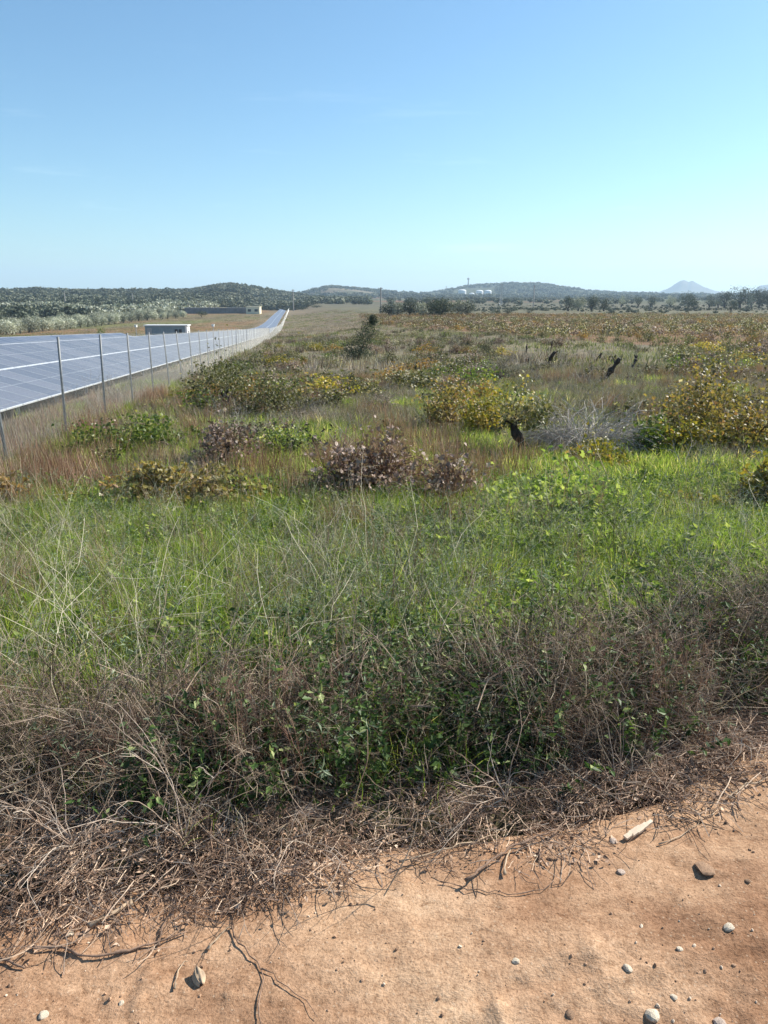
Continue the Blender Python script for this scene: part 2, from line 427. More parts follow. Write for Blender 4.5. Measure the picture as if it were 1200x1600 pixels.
# ground: a colour zone per vertex (what grows or lies there) broken up by noise
def ground_mat():
    m, nt, out = new_mat("field_soil")
    zc = attr(nt, "gcol", "Color")
    P = pos(nt)
    n1 = noise(nt, 1.3, 8, .7, P); n2 = noise(nt, .09, 6, .65, P); n3 = noise(nt, 14, 5, .7, P)
    c = mixc(nt, 1.0, zc, ramp(nt, [(.25, (.45, .45, .45)), (.5, (1., .98, .95)), (.75, (1.5, 1.42, 1.3))], n1), 'MULTIPLY')
    c = mixc(nt, 1.0, c, ramp(nt, [(.3, (.7, .75, .75)), (.7, (1.28, 1.2, 1.1))], n2), 'MULTIPLY')
    c = mixc(nt, 1.0, c, ramp(nt, [(.3, (.8, .8, .8)), (.7, (1.2, 1.2, 1.2))], n3), 'MULTIPLY')
    b = nt.nodes.new("ShaderNodeBsdfPrincipled")
    b.inputs["Roughness"].default_value = .95; b.inputs["Specular IOR Level"].default_value = .1
    nt.links.new(c, b.inputs["Base Color"])
    bp = nt.nodes.new("ShaderNodeBump"); bp.inputs["Distance"].default_value = .08
    nt.links.new(n1, bp.inputs["Height"]); nt.links.new(bp.outputs[0], b.inputs["Normal"])
    nt.links.new(b.outputs[0], out.inputs[0])
    return m
def road_mat():
    m, nt, out = new_mat("orange_dirt")
    P = pos(nt)
    n0 = noise(nt, .9, 4, .6, P); mpr = nt.nodes.new("ShaderNodeMapping"); mpr.inputs["Rotation"].default_value = (0, 0, -.29); mpr.inputs["Scale"].default_value = (.45, 1.3, 1); nt.links.new(P, mpr.inputs[0])
    n1 = noise(nt, 4.5, 8, .72, mpr.outputs[0]); n2 = noise(nt, 38, 6, .7, P); n3 = noise(nt, 140, 3, .7, P)
    c = ramp(nt, [(.30, (.23, .13, .078)), (.43, (.345, .208, .125)), (.54, (.455, .295, .185)), (.72, (.59, .42, .28))], mathn(nt, 'ADD', mathn(nt, 'MULTIPLY', n1, .6), mathn(nt, 'MULTIPLY', n0, .4)))
    c = mixc(nt, 1.0, c, ramp(nt, [(.28, (.5, .44, .4)), (.42, (.9, .88, .86)), (.55, (1., 1., 1.)), (.74, (1.22, 1.24, 1.26))], n2), 'MULTIPLY')
    c = mixc(nt, 1.0, c, ramp(nt, [(.32, (.62, .58, .55)), (.5, (1.0, 1.0, 1.0)), (.7, (1.15, 1.15, 1.15))], n3), 'MULTIPLY')
    vor = nt.nodes.new("ShaderNodeTexVoronoi"); vor.inputs["Scale"].default_value = 55; nt.links.new(P, vor.inputs["Vector"])
    spk = mathn(nt, 'LESS_THAN', vor.outputs["Distance"], .16)
    nL = noise(nt, 1.1, 5, .6, P)
    c = mixc(nt, 1.0, c, ramp(nt, [(.36, (.74, .66, .62)), (.47, (.98, .96, .95)), (.6, (1.1, 1.12, 1.12))], nL), 'MULTIPLY')
    c = mixc(nt, mathn(nt, 'MULTIPLY', spk, .35), c, (.55, .43, .31))
    b = nt.nodes.new("ShaderNodeBsdfPrincipled")
    b.inputs["Roughness"].default_value = .95; b.inputs["Specular IOR Level"].default_value = .12
    nt.links.new(c, b.inputs["Base Color"])
    h = mathn(nt, 'ADD', mathn(nt, 'MULTIPLY', n1, .6), mathn(nt, 'ADD', mathn(nt, 'MULTIPLY', n2, .25), mathn(nt, 'MULTIPLY', n3, .08)))
    bp = nt.nodes.new("ShaderNodeBump"); bp.inputs["Distance"].default_value = .03; bp.inputs["Strength"].default_value = .85
    nt.links.new(h, bp.inputs["Height"]); nt.links.new(bp.outputs[0], b.inputs["Normal"])
    nt.links.new(b.outputs[0], out.inputs[0])
    return m
M['ground'] = ground_mat(); M['road'] = road_mat()

# ------------------------------------------------------------------ ground sheet
def vineyard_w(x, y):
    """1 inside the autumn vineyard on the right"""
    near = np.interp(x, VNX, VNY)
    left = np.interp(y, VLY, VLX)
    return sstep(-3, 5, y - near + 6 * (fbm(x, y, 14, 3, 6) - .5)) * sstep(-2, 3, x - left) * (1 - sstep(250, 300, y))
_p = [hit(px, py) for px, py in [(560, 506), (640, 513), (740, 520), (860, 529), (980, 538), (1100, 545), (1250, 552)]]
VNX = np.array([q[0] for q in _p]); VNY = np.array([q[1] for q in _p])
_p = sorted([hit(px, py) for px, py in [(600, 512), (578, 500), (560, 492), (550, 488)]], key=lambda q: q[1])
VLX = np.array([q[0] for q in _p]); VLY = np.array([q[1] for q in _p])

def ground_colour(x, y):
    t, u = tu(x, y); r = np.hypot(x, y)
    c = np.zeros(x.shape + (3,))
    def mix(w, col):
        nonlocal c
        c = c * (1 - w[..., None]) + np.array(col) * w[..., None]
    one = np.ones_like(x)
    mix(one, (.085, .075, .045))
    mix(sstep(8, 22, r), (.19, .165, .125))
    mix(sstep(.48, .62, fbm(x, y, 8, 4, 4)) * sstep(6, 15, r) * .6, (.10, .12, .05))
    mix(sstep(60, 140, r), (.19, .155, .11))
    mix(vineyard_w(x, y), (.19, .12, .075))
    mix(sstep(280, 340, r) * sstep(5, 30, u), (.13, .125, .085))
    mix(sstep(430, 600, r) * sstep(5, 30, u), (.12, .115, .085))
    lf = sstep(-12, -22, u)
    mix(lf * sstep(10, 60, t), (.16, .13, .08))
    mix(lf * sstep(.42, .6, fbm(x, y, 45, 3, 5)) * sstep(60, 160, t), (.19, .125, .07))
    mix(lf * sstep(.5, .66, fbm(x, y, 60, 3, 9)) * sstep(100, 200, t), (.15, .15, .07))
    mix(sstep(620, 900, r), (.085, .09, .055))
    mix(sstep(.56, .66, fbm(x, y, 150, 4, 7)) * sstep(700, 900, r), (.17, .10, .07))
    mix(sstep(1700, 2200, r), (.075, .085, .055))
    mix(sstep(.6, .7, fbm(x, y, 260, 4, 8)) * sstep(1800, 2200, r), (.2, .17, .12))
    mix(sstep(4500, 5200, r), (.12, .12, .11))
    return c

az = np.concatenate([np.arange(-180, -42, 4.), np.arange(-42, 42.01, .11), np.arange(46, 181, 4.)])
az = R(1) * az; az[-1] = math.pi; az[0] = -math.pi
rr = np.concatenate([np.linspace(.25, 3, 30), np.geomspace(3.1, 9500, 300)])
rr = np.unique(np.concatenate([rr, np.linspace(260, 700, 40), np.linspace(1000, 1450, 24), np.linspace(1900, 3200, 40), np.linspace(6200, 7600, 20)]))
AZ, RR = np.meshgrid(az, rr, indexing='ij')
GX, GY = RR * np.sin(AZ), RR * np.cos(AZ)
def road_blend(x, y): return sstep(.10, -.06, y - edge_line(x))      # 1 on the road
GZ = terrain(GX, GY)
rb = road_blend(GX, GY) * (np.abs(GX) < 60)
GZ = GZ - .07 * rb + .04 * (1 - rb) * sstep(4, 2, GY) * (GY > 0)
mb = MB()
na, nr = AZ.shape
ii = (np.arange(na - 1)[:, None] * nr + np.arange(nr - 1)[None])
mb.add(np.stack([GX, GY, GZ], -1).reshape(-1, 3), np.stack([ii, ii + 1, ii + nr + 1, ii + nr], -1).reshape(-1, 4))
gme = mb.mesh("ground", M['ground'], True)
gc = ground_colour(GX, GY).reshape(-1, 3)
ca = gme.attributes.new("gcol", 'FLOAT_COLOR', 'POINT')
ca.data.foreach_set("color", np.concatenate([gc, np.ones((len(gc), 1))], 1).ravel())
ground = link("ground", gme, kind="structure")

# dirt road: fine mesh near the camera
def road_z(x, y):
    z = .012 * (fbm(x, y, .9, 3, 11) - .5) * 2 + .020 * (fbm(x * .8 + y * .6, y * .8 - x * .6, .18, 3, 12) - .5) + .005 * (fbm(x * .8 + y * .6, y * .8 - x * .6, .037, 3, 13) - .5)
    z = z + .012 * np.maximum(fbm(x, y, .07, 3, 17) - .58, 0) * 4 * sstep(.4, .6, fbm(x, y, .5, 2, 18))
    z = z + .022 * np.exp(-((y - 1.45 - .28 * x) / .2) ** 2) * (fbm(x, y, .5, 2, 14)) - .055 * np.exp(-((y - 1.02 - .3 * x) / .17) ** 2) + .006 * np.sin((y - .3 * x) * 70 + 3 * fbm(x, y, .3, 2, 19)) * np.exp(-((y - 1.28 - .3 * x) / .1) ** 2) * fbm(x, y, .4, 2, 20)
    rough = sstep(.1, .9, x) * sstep(1.7, 1.2, y)
    z = z + rough * .035 * (fbm(x * .6 + y * .6, y * 1.4 - x * .6, .06, 3, 15) - .5)
    return z
def strip(x0, x1, y0, y1, dx, dy):
    xs = np.arange(x0, x1 + 1e-6, dx); ys = np.arange(y0, y1 + 1e-6, dy)
    X, Y = np.meshgrid(xs, ys, indexing='ij')
    b = road_blend(X, Y)
    Z = road_z(X, Y) - (1 - b) * .10
    n0, n1 = X.shape
    i = (np.arange(n0 - 1)[:, None] * n1 + np.arange(n1 - 1)[None])
    q = np.stack([i, i + n1, i + n1 + 1, i + 1], -1)
    q = q[b[:-1, :-1] > .02]
    return np.stack([X, Y, Z], -1).reshape(-1, 3), q.reshape(-1, 4)
mb = MB()
v, q = strip(-1.8, 2.2, .8, 2.9, .011, .011); mb.add(v, q)
v, q = strip(-14.0, -1.8, -3.2, 2.9, .1, .1); mb.add(v, q)
v, q = strip(2.2, 14.2, -3.2, 4.7, .1, .1); mb.add(v, q)
v, q = strip(-1.8, 2.2, -3.2, .8, .1, .1); mb.add(v, q)
road = link("dirt_road", mb.mesh("dirt_road", M['road'], True), kind="structure")

# ------------------------------------------------------------------ scatter (stuff only)
def scatter(name, srcs, P, idx, rot, scl, label):
    coll = bpy.data.collections.new(name + "_kinds")
    for k, me in enumerate(srcs):
        coll.objects.link(bpy.data.objects.new("%s_kind_%02d" % (name, k), me))
    me = bpy.data.meshes.new(name)
    n = len(P)
    me.vertices.add(n); me.vertices.foreach_set("co", np.asarray(P, float).ravel())
    a = me.attributes.new("rot", 'FLOAT_VECTOR', 'POINT'); a.data.foreach_set("vector", np.asarray(rot, float).ravel())
    a = me.attributes.new("scl", 'FLOAT_VECTOR', 'POINT'); a.data.foreach_set("vector", np.asarray(scl, float).ravel())
    a = me.attributes.new("idx", 'INT', 'POINT'); a.data.foreach_set("value", np.asarray(idx, np.int32))
    ng = bpy.data.node_groups.new(name + "_scatter", 'GeometryNodeTree')
    ng.interface.new_socket("Geometry", in_out='INPUT', socket_type='NodeSocketGeometry')
    ng.interface.new_socket("Geometry", in_out='OUTPUT', socket_type='NodeSocketGeometry')
    N = ng.nodes
    gi = N.new("NodeGroupInput"); go = N.new("NodeGroupOutput")
    ip = N.new("GeometryNodeInstanceOnPoints"); ci = N.new("GeometryNodeCollectionInfo")
    ci.inputs["Collection"].default_value = coll
    ci.inputs["Separate Children"].default_value = True
    ci.inputs["Reset Children"].default_value = True
    def na_(nm, typ):
        x = N.new("GeometryNodeInputNamedAttribute"); x.data_type = typ; x.inputs["Name"].default_value = nm
        return x.outputs["Attribute"]
    L = ng.links
    L.new(gi.outputs[0], ip.inputs["Points"]); L.new(ci.outputs[0], ip.inputs["Instance"])
    ip.inputs["Pick Instance"].default_value = True
    L.new(na_("idx", 'INT'), ip.inputs["Instance Index"])
    e2r = N.new("FunctionNodeEulerToRotation")
    L.new(na_("rot", 'FLOAT_VECTOR'), e2r.inputs[0]); L.new(e2r.outputs[0], ip.inputs["Rotation"])
    L.new(na_("scl", 'FLOAT_VECTOR'), ip.inputs["Scale"])
    L.new(ip.outputs[0], go.inputs[0])
    o = link(name, me, kind="stuff", label=label)
    md = o.modifiers.new("scatter", 'NODES'); md.node_group = ng
    return o

def curves(n, K, start, d0, L, droop, wob, g=rng):
    P = np.zeros((n, K, 3)); P[:, 0] = start
    d = d0 / np.linalg.norm(d0, axis=1, keepdims=True)
    L = np.broadcast_to(L, (n,)); droop = np.broadcast_to(droop, (n,))
    for k in range(1, K):
        P[:, k] = P[:, k - 1] + d * (L / (K - 1))[:, None]
        d = d + g.normal(size=(n, 3)) * wob
        d[:, 2] -= droop
        d /= np.linalg.norm(d, axis=1, keepdims=True)
    P[:, 1:, 2] = np.maximum(P[:, 1:, 2], .004)
    return P
def dirs(n, lean, g=rng):
    a = g.random(n) * 2 * np.pi; l = np.abs(g.normal(size=n)) * lean
    return np.stack([np.cos(a) * np.sin(l), np.sin(a) * np.sin(l), np.cos(l)], 1)
def disc(n, r, g=rng):
    a = g.random(n) * 2 * np.pi; q = r * np.sqrt(g.random(n))
    return np.stack([np.cos(a) * q, np.sin(a) * q, np.zeros(n)], 1)

LEAF = (np.array([(0, 0, 0), (.28, .35, .06), (0, 1, -.05), (-.28, .35, .06)]), np.array([(0, 1, 2), (0, 2, 3)]))
LEAF_LONG = (np.array([(0, 0, 0), (.12, .4, .05), (0, 1, -.12), (-.12, .4, .05)]), np.array([(0, 1, 2), (0, 2, 3)]))
def lobed():
    pts = [(0, .12, .0)]
    rad = [(.0, -.05), (.32, -.12), (.52, .1), (.34, .3), (.55, .55), (.26, .58), (0, 1.), (-.26, .58), (-.55, .55), (-.34, .3), (-.52, .1), (-.32, -.12)]
    for x, y in rad: pts.append((x, y, .10 * abs(x) * 2 - .12 * y * y))
    return np.array(pts), np.array([(0, k, k % 12 + 1) for k in range(1, 13)])
VLEAF = lobed()
VLEAF_S = (np.array([(0, -.05, 0), (.5, .1, .1), (.38, .6, .05), (0, 1, -.12), (-.38, .6, .05), (-.5, .1, .1)]), np.array([(0, 1, 2), (0, 2, 3), (0, 3, 4), (0, 4, 5)]))

def grass_clump(n, r, h, w, mat, lean=.35, droop=.18, K=5, vlo=0., vhi=1.):
    mb = MB()
    L = h * (.45 + .65 * rng.random(n))
    P = curves(n, K, disc(n, r), dirs(n, lean), L, droop * (.4 + rng.random(n)), .07)
    a = rng.random(n) * 2 * np.pi
    side = np.stack([np.cos(a), np.sin(a), np.zeros(n)], 1)
    tp = np.linspace(0, 1, K)
    W = w * (.6 + .8 * rng.random(n))[:, None] * (1 - tp[None] ** 1.6 * .93)
    v = (vlo + (vhi - vlo) * rng.random(n) ** 1.2)
    mb.ribbon(P, W, side, v)
    return mb.mesh("grass_clump", mat)
def stalk_clump(n, r, h, rad, mat, lean=.22, sub=4, seed_leaf=True):
    mb = MB(); K = 6
    L = h * (.5 + .6 * rng.random(n))
    P = curves(n, K, disc(n, r), dirs(n, lean), L, .05 * rng.random(n), .09)
    v = rng.random(n)
    mb.tube(P, rad * np.linspace(1.2, .5, K)[None], 3, v)
    m = n * sub
    pi = rng.integers(0, n, m); k = rng.integers(2, K, m)
    d = P[pi, k] - P[pi, k - 1]; d /= np.linalg.norm(d, axis=1, keepdims=True)
    Q = curves(m, 4, P[pi, k], d + rng.normal(size=(m, 3)) * .55, h * (.10 + .2 * rng.random(m)), .05, .15)
    mb.tube(Q, rad * .55 * np.linspace(1, .5, 4)[None], 3, v[pi])
    if seed_leaf:
        S = Q[:, 2:].reshape(-1, 3)
        mb.leaves(S, rng.normal(size=S.shape), rad * 5 * (.6 + rng.random(len(S))), LEAF_LONG, np.clip(rng.random(len(S)) * .6 + .4, 0, 1))
    return mb.mesh("dry_stalks", mat)
def weed_clump(n, r, h, leaf, mat, nl=14, tmpl=LEAF):
    mb = MB(); K = 6
    L = h * (.4 + .7 * rng.random(n))
    P = curves(n, K, disc(n, r), dirs(n, .5), L, .08 * rng.random(n), .12)
    mb.tube(P, leaf * .05 * np.linspace(1, .4, K)[None], 3, .3)
    m = n * nl
    pi = rng.integers(0, n, m); f = rng.random(m) * (K - 1.01); k = f.astype(int); f = (f - k)[:, None]
    S = P[pi, k] * (1 - f) + P[pi, k + 1] * f
    Nn = rng.normal(size=(m, 3)) * .7 + np.array([0, 0, 1.])
    mb.leaves(S, Nn, leaf * (.5 + .9 * rng.random(m)), tmpl, rng.random(m) ** 1.3)
    return mb.mesh("weed", mat)
def brush_clump(n, r, h, rad, mat, arch=.16, lean=.7, sub=5):
    mb = MB(); K = 8
    L = h * (.6 + .9 * rng.random(n))
    P = curves(n, K, disc(n, r), dirs(n, lean), L, arch * (.3 + rng.random(n)), .17)
    v = rng.random(n)
    mb.tube(P, rad * np.linspace(1.2, .45, K)[None], 3, v)
    m = n * sub
    pi = rng.integers(0, n, m); k = rng.integers(2, K - 1, m)
    d = P[pi, k] - P[pi, k - 1]; d /= np.linalg.norm(d, axis=1, keepdims=True)
    Q = curves(m, 5, P[pi, k], d + rng.normal(size=(m, 3)) * .8, h * (.12 + .35 * rng.random(m)), .09, .25)
    mb.tube(Q, rad * .55 * np.linspace(1, .5, 5)[None], 3, np.clip(v[pi] + .2 * rng.normal(size=m), 0, 1))
    m2 = m * 2
    pi2 = rng.integers(0, m, m2); k2 = rng.integers(1, 4, m2)
    Q2 = curves(m2, 3, Q[pi2, k2], rng.normal(size=(m2, 3)), h * (.03 + .1 * rng.random(m2)), .05, .3)
    mb.tube(Q2, rad * .35, 3, rng.random(m2))
    return mb.mesh("dry_brush", mat)

def cand(n, y0, y1, half=lambda y: .62 * y + 1.2, power=1.0):
    """random ground points in the wedge the camera (or one a step aside) sees"""
    y = y0 + (y1 - y0) * rng.random(n * 3)
    hw = half(y)
    keep = rng.random(len(y)) < hw / half(np.array([y1]))
    y = y[keep][:n]; hw = hw[keep][:n]
    x = (rng.random(len(y)) * 2 - 1) * hw
    return x, y
def blob(x, y, px, py, w, h, off=.15):
    """soft patch whose footprint covers about w x h photo pixels round (px, py)"""
    c = hit(px, py, off); a = hit(px, py + h / 2, off); b = hit(px, max(py - h / 2, 480), off)
    r = math.hypot(c[0], c[1]); rx = w / 2 * r / FPX * 1.05; ry = max(.2, (math.hypot(b[0], b[1]) - math.hypot(a[0], a[1])) / 2)
    return np.exp(-((x - c[0]) / rx) ** 2 - ((y - c[1]) / ry) ** 2)
def place(x, y, smin, smax, tilt=.12, sink=.01, zmul=None, kinds=4):
    n = len(x)
    z = terrain(x, y) - sink
    s = smin + (smax - smin) * rng.random(n)
    sc3 = np.stack([s, s, s * (zmul if zmul is not None else 1)], 1)
    rot = np.stack([rng.normal(size=n) * tilt, rng.normal(size=n) * tilt, rng.random(n) * 6.28], 1)
    return np.stack([x, y, z], 1), rng.integers(0, kinds, n), rot, sc3
def cat_(*ps):
    return [np.concatenate(q) for q in zip(*ps)]

# ---- near grass and weeds
GN = [grass_clump(85, .14, .27, .0019, M['grass'], .62, .30) for _ in range(4)] + [grass_clump(70, .1, .24, .0026, M['grass'], .8, .34) for _ in range(2)]
GM = [grass_clump(150, .36, .26, .0042, M['grass'], .75, .3, K=4) for _ in range(4)]
def keep(x, y, w):
    k = rng.random(len(x)) < w
    return x[k], y[k]

def off_road(x, y): return sstep(.0, .25, y - veg_line(x))
# green band, 2.4 .. 9.5 m
x, y = cand(11000, 1.9, 9.0, lambda y: .60 * y + .9)
w = off_road(x, y)
green = .22 + .78 * sstep(2.5, 3.1, y - .3 * x)
green = np.maximum(green, 1.2 * blob(x, y, 100, 1090, 380, 120, .15)) * (1 - .45 * blob(x, y, 820, 1050, 500, 160, .3))
green *= 1 - .55 * sstep(7.4, 9, y)
green *= .5 + .7 * sstep(.35, .55, fbm(x, y, 1.0, 3, 21))
x1, y1 = keep(x, y, np.clip(w * green, 0, 1))
hz = .75 + .5 * fbm(x1, y1, .8, 2, 22)
p = place(x1, y1, .6, 1.3, .22, zmul=hz, kinds=6)
scatter("green_grass", GN, *[p[0], p[1], p[2], p[3]], "green grass growing thickly beyond the dirt road")
# middle grass 8..26 m, patches green / olive
GO = [grass_clump(130, .38, .26, .0045, M['grass_olive'], .8, .28, K=4) for _ in range(3)]
GD = [brush_clump(12, .3, .34, .0022, M['dry_grey'], .12, .9, 6) for _ in range(2)] + [grass_clump(120, .38, .30, .0032, M['dry_grey'], .7, .2, K=4)]
x, y = cand(9500, 8.0, 34, lambda y: .60 * y + 2)
gp = np.clip(1.1 * blob(x, y, 950, 745, 700, 130) + .9 * blob(x, y, 460, 700, 160, 90) + .8 * blob(x, y, 160, 640, 120, 40) + .6 * blob(x, y, 700, 580, 120, 60)
             + .5 * blob(x, y, 470, 565, 120, 40) + .9 * blob(x, y, 180, 690, 220, 50) + .9 * blob(x, y, 350, 770, 500, 60) + .35 * sstep(.55, .7, fbm(x, y, 3, 3, 23)), 0, 1)
gp *= 1 - sstep(18, 40, y) * .5
_t, _u = tu(x, y); _k = ~((_u < -6.3) & (_u > -10.8)); x, y, gp = x[_k], y[_k], gp[_k]
kind = np.where(rng.random(len(x)) < gp, rng.integers(0, 4, len(x)), np.where(rng.random(len(x)) < .32 + .3 * (fbm(x, y, 4, 2, 24) - .5), rng.integers(4, 7, len(x)), rng.integers(7, 10, len(x))))
P, _, rot, s3 = place(x, y, .7, 1.3, .12, zmul=.55 + .7 * fbm(x, y, 2.5, 3, 25))
s3[:, 2] *= np.where(kind < 4, .9, np.interp(y, [8, 30], [.8, .95]))
scatter("meadow_grass", GM + GO + GD, P, kind, rot, s3, "patchy green and greyish dry grass of the rough field")
# far grass 32..240 m
GF = [grass_clump(50, 1.3, .42, .014, M['dry_grey'], .3, .08, K=3) for _ in range(3)] + [grass_clump(50, 1.3, .36, .018, M['grass_olive'], .4, K=3) for _ in range(2)] + [grass_clump(50, 1.3, .4, .016, M['dry'], .3, K=3) for _ in range(2)]
x, y = cand(26000, 32, 430, lambda y: .56 * y + 4)
vy = vineyard_w(x, y); t, u = tu(x, y)
k_ = rng.random(len(x)) < (1 - .75 * vy) * (1 - .5 * sstep(-4.7, -6, u)) * np.interp(y, [32, 90, 240, 430], [1, .9, .6, .4]) * (1 - sstep(230, 300, y) * sstep(10, 40, u))
x, y = x[k_], y[k_]
nn = fbm(x, y, 16, 3, 26)
kind = np.where(rng.random(len(x)) < sstep(.42, .62, nn) * .8, rng.integers(3, 5, len(x)), np.where(rng.random(len(x)) < .35, rng.integers(5, 7, len(x)), rng.integers(0, 3, len(x))))
P, _, rot, s3 = place(x, y, .8, 1.5, .05, zmul=.4 + .8 * fbm(x, y, 9, 3, 27))
scatter("field_grass", GF, P, kind, rot, s3, "low grey brown grass covering the field into the distance")

# broad weeds
WD = [weed_clump(13, .13, .40, .024, M['weed'], 30) for _ in range(3)] + [weed_clump(8, .13, .36, .028, M['weed_sage'], 16, LEAF_LONG) for _ in range(2)] + [weed_clump(10, .2, .26, .05, M['weed_bright'], 12) for _ in range(2)]
x, y = cand(12500, 1.9, 9.5, lambda y: .60 * y + .9)
wv = off_road(x, y)
dark = np.clip(1.5 * blob(x, y, 745, 1190, 420, 280, .12) + .8 * blob(x, y, 330, 1250, 200, 160, .1) + .8 * blob(x, y, 1020, 1110, 160, 160, .15) + .45 * sstep(.48, .6, fbm(x, y, .8, 3, 31)) * sstep(3.4, 2.8, y - .25 * x), 0, 1)
sage = np.clip(.6 * blob(x, y, 620, 900, 300, 160, .2) + .5 * blob(x, y, 900, 960, 260, 120, .2) + .12, 0, 1) * .6
bright = .07 + np.clip(1.2 * blob(x, y, 820, 820, 260, 60, .2) + 1.0 * blob(x, y, 930, 970, 320, 110, .2) + .4 * blob(x, y, 1080, 850, 200, 100, .2) + .3 * blob(x, y, 560, 1000, 200, 60, .25), 0, 1)
tot = dark + sage + bright
q = rng.random(len(x)) * np.maximum(tot, .6)
kind = np.where(q < dark, rng.integers(0, 3, len(x)), np.where(q < dark + sage, rng.integers(3, 5, len(x)), rng.integers(5, 7, len(x))))
kp = (q < tot) & (rng.random(len(x)) < wv) & ~((kind >= 5) & (y < 2.9))
p = place(x[kp], y[kp], .6, 1.2, .15, zmul=1.0)
scatter("leafy_weeds", WD, p[0], kind[kp], p[2], p[3], "leafy green and sage weeds among the roadside grass")

# dry stalks standing in the verge and through the grass
ST = [stalk_clump(16, .12, .55, .0013, M['dry']) for _ in range(3)] + [stalk_clump(22, .13, .5, .0012, M['dry_red'], .3) for _ in range(2)]
x, y = cand(3600, 1.9, 8.6, lambda y: .60 * y + .9)
wd = np.clip(.6 * blob(x, y, 480, 1180, 330, 90, .1) + .6 * blob(x, y, 930, 1150, 360, 80, .1) + .16 * blob(x, y, 560, 900, 420, 200, .2) + .2 * blob(x, y, 100, 900, 240, 140, .2) + .4 * blob(x, y, 60, 1100, 160, 80, .2) + .035, 0, 1)
x, y = keep(x, y, wd * off_road(x, y))
p = place(x, y, .6, 1.15, .22)
scatter("dry_stalks", ST, p[0], rng.integers(0, 5, len(x)), p[2], p[3], "dry brown stalks standing in the roadside verge")

# dead brush along the road edge
BR = [brush_clump(13, .1, .46, .0019, M['twig'], .16, .55, 5) for _ in range(2)] + [brush_clump(9, .12, .52, .0019, M['dry'], .2, .7, 5) for _ in range(3)] + [brush_clump(12, .1, .40, .0015, M['dry_red'], .12, .7, 5) for _ in range(2)]
x, y = cand(8500, 1.5, 3.9, lambda y: .60 * y + .9)
dv = y - veg_line(x)
w = sstep(.02, .22, dv) * (1 - sstep(.42, .85, dv)) * .8
w = w * (1 - .62 * blob(x, y, 740, 1200, 360, 260, .1)) * (.55 + .75 * sstep(.4, .56, fbm(x, y, .45, 3, 95)))
w = np.maximum(w * (1 - .8 * blob(x, y, 90, 1090, 330, 120, .15)), .95 * blob(x, y, 230, 1270, 480, 170, .15) * sstep(.0, .2, dv))
x, y = keep(x, y, w)
p = place(x, y, .45, 1.05, .25, sink=.0, zmul=.9)
p[3][:] *= (.36 + .64 * sstep(-.08, .34, y - veg_line(x)))[:, None]
scatter("dead_brush", BR, p[0], rng.integers(0, 7, len(x)), p[2], p[3], "tangle of dead brown brush along the edge of the dirt road")

SW = [brush_clump(5, .12, .62, .0012, M['straw'], .10, .55, 2) for _ in range(4)]
x, y = cand(520, 2.2, 7.5, lambda y: .60 * y + .9)
x, y = keep(x, y, off_road(x, y) * (.35 + .5 * sstep(.4, .6, fbm(x, y, 1.1, 3, 93))))
p = place(x, y, .6, 1.2, .2)
scatter("pale_straw", SW, p[0], rng.integers(0, 4, len(x)), p[2], p[3], "long pale straw stems arching over the roadside grass")
# low dead mat and litter between road and brush
LT = []
for k in range(4):
    mb = MB(); n = 46
    s0 = disc(n, .12); s0[:, 2] = .006 + .02 * rng.random(n)
    d = rng.normal(size=(n, 3)); d[:, 2] = np.abs(d[:, 2]) * .18
    P = curves(n, 4, s0, d, .03 + .09 * rng.random(n), .06, .22)
    mb.tube(P, .0006 + .0009 * rng.random(n)[:, None] ** 2, 3, rng.random(n))
    n = 34; s0 = disc(n, .12); s0[:, 2] = .004 + .02 * rng.random(n)
    Nn = rng.normal(size=(n, 3)) * .5 + np.array([0, 0, 1.])
    mb.leaves(s0, Nn, .006 + .015 * rng.random(n), LEAF, rng.random(n) * .75)
    LT.append(mb.mesh("litter", M['litter']))
x, y = cand(4200, 1.35, 3.6, lambda y: .60 * y + .9)
e = edge_line(x); vv = veg_line(x)
w = sstep(-.16, .05, y - e) * (1 - sstep(.1, .5, y - vv)) * (.35 + .9 * sstep(.38, .6, fbm(x, y, .22, 3, 41)))
w = np.maximum(w, .02 * sstep(-.3, -.05, y - e) * (y < e))
x, y = keep(x, y, np.clip(w, 0, 1))
z = np.where(y < e.mean() * 0 + edge_line(x), road_z(x, y) + .0, terrain(x, y) + .03)
z = np.maximum(road_z(x, y) - (1 - road_blend(x, y)) * .10, terrain(x, y) - .07 * road_blend(x, y) + .04 * (1 - road_blend(x, y)) * sstep(4, 2, y))
n = len(x); s = .6 + .7 * rng.random(n)
scatter("plant_litter", LT, np.stack([x, y, z - .003], 1), rng.integers(0, 4, n), np.stack([rng.normal(size=n) * .06, rng.normal(size=n) * .06, rng.random(n) * 6.28], 1), np.stack([s] * 3, 1), "broken dry stems and leaf bits along the road edge")

# gravel on the road
def rock_mesh(seed, mat, sub=2, rough=.28, name="stone"):
    g = np.random.default_rng(seed)
    import bmesh
    bm = bmesh.new(); bmesh.ops.create_icosphere(bm, subdivisions=sub, radius=.5)
    ax = g.normal(size=(7, 3)); ax /= np.linalg.norm(ax, axis=1, keepdims=True); dd = .28 + .17 * g.random(7)
    for v in bm.verts:
        p = np.array(v.co)
        for a_, d_ in zip(ax, dd):
            h = p @ a_
            if h > d_: p = p - a_ * (h - d_) * .85
        p = p * (1 + rough * .35 * (g.random() - .5))
        v.co = p
    me = bpy.data.meshes.new(name); bm.to_mesh(me); bm.free()
    me.polygons.foreach_set("use_smooth", np.zeros(len(me.polygons), bool))
    me.materials.append(mat)
    return me
def surf(x, y):
    b = road_blend(x, y)
    return np.maximum(road_z(x, y) - (1 - b) * .10, terrain(x, y) - .07 * b + .04 * (1 - b) * sstep(4, 2, y))
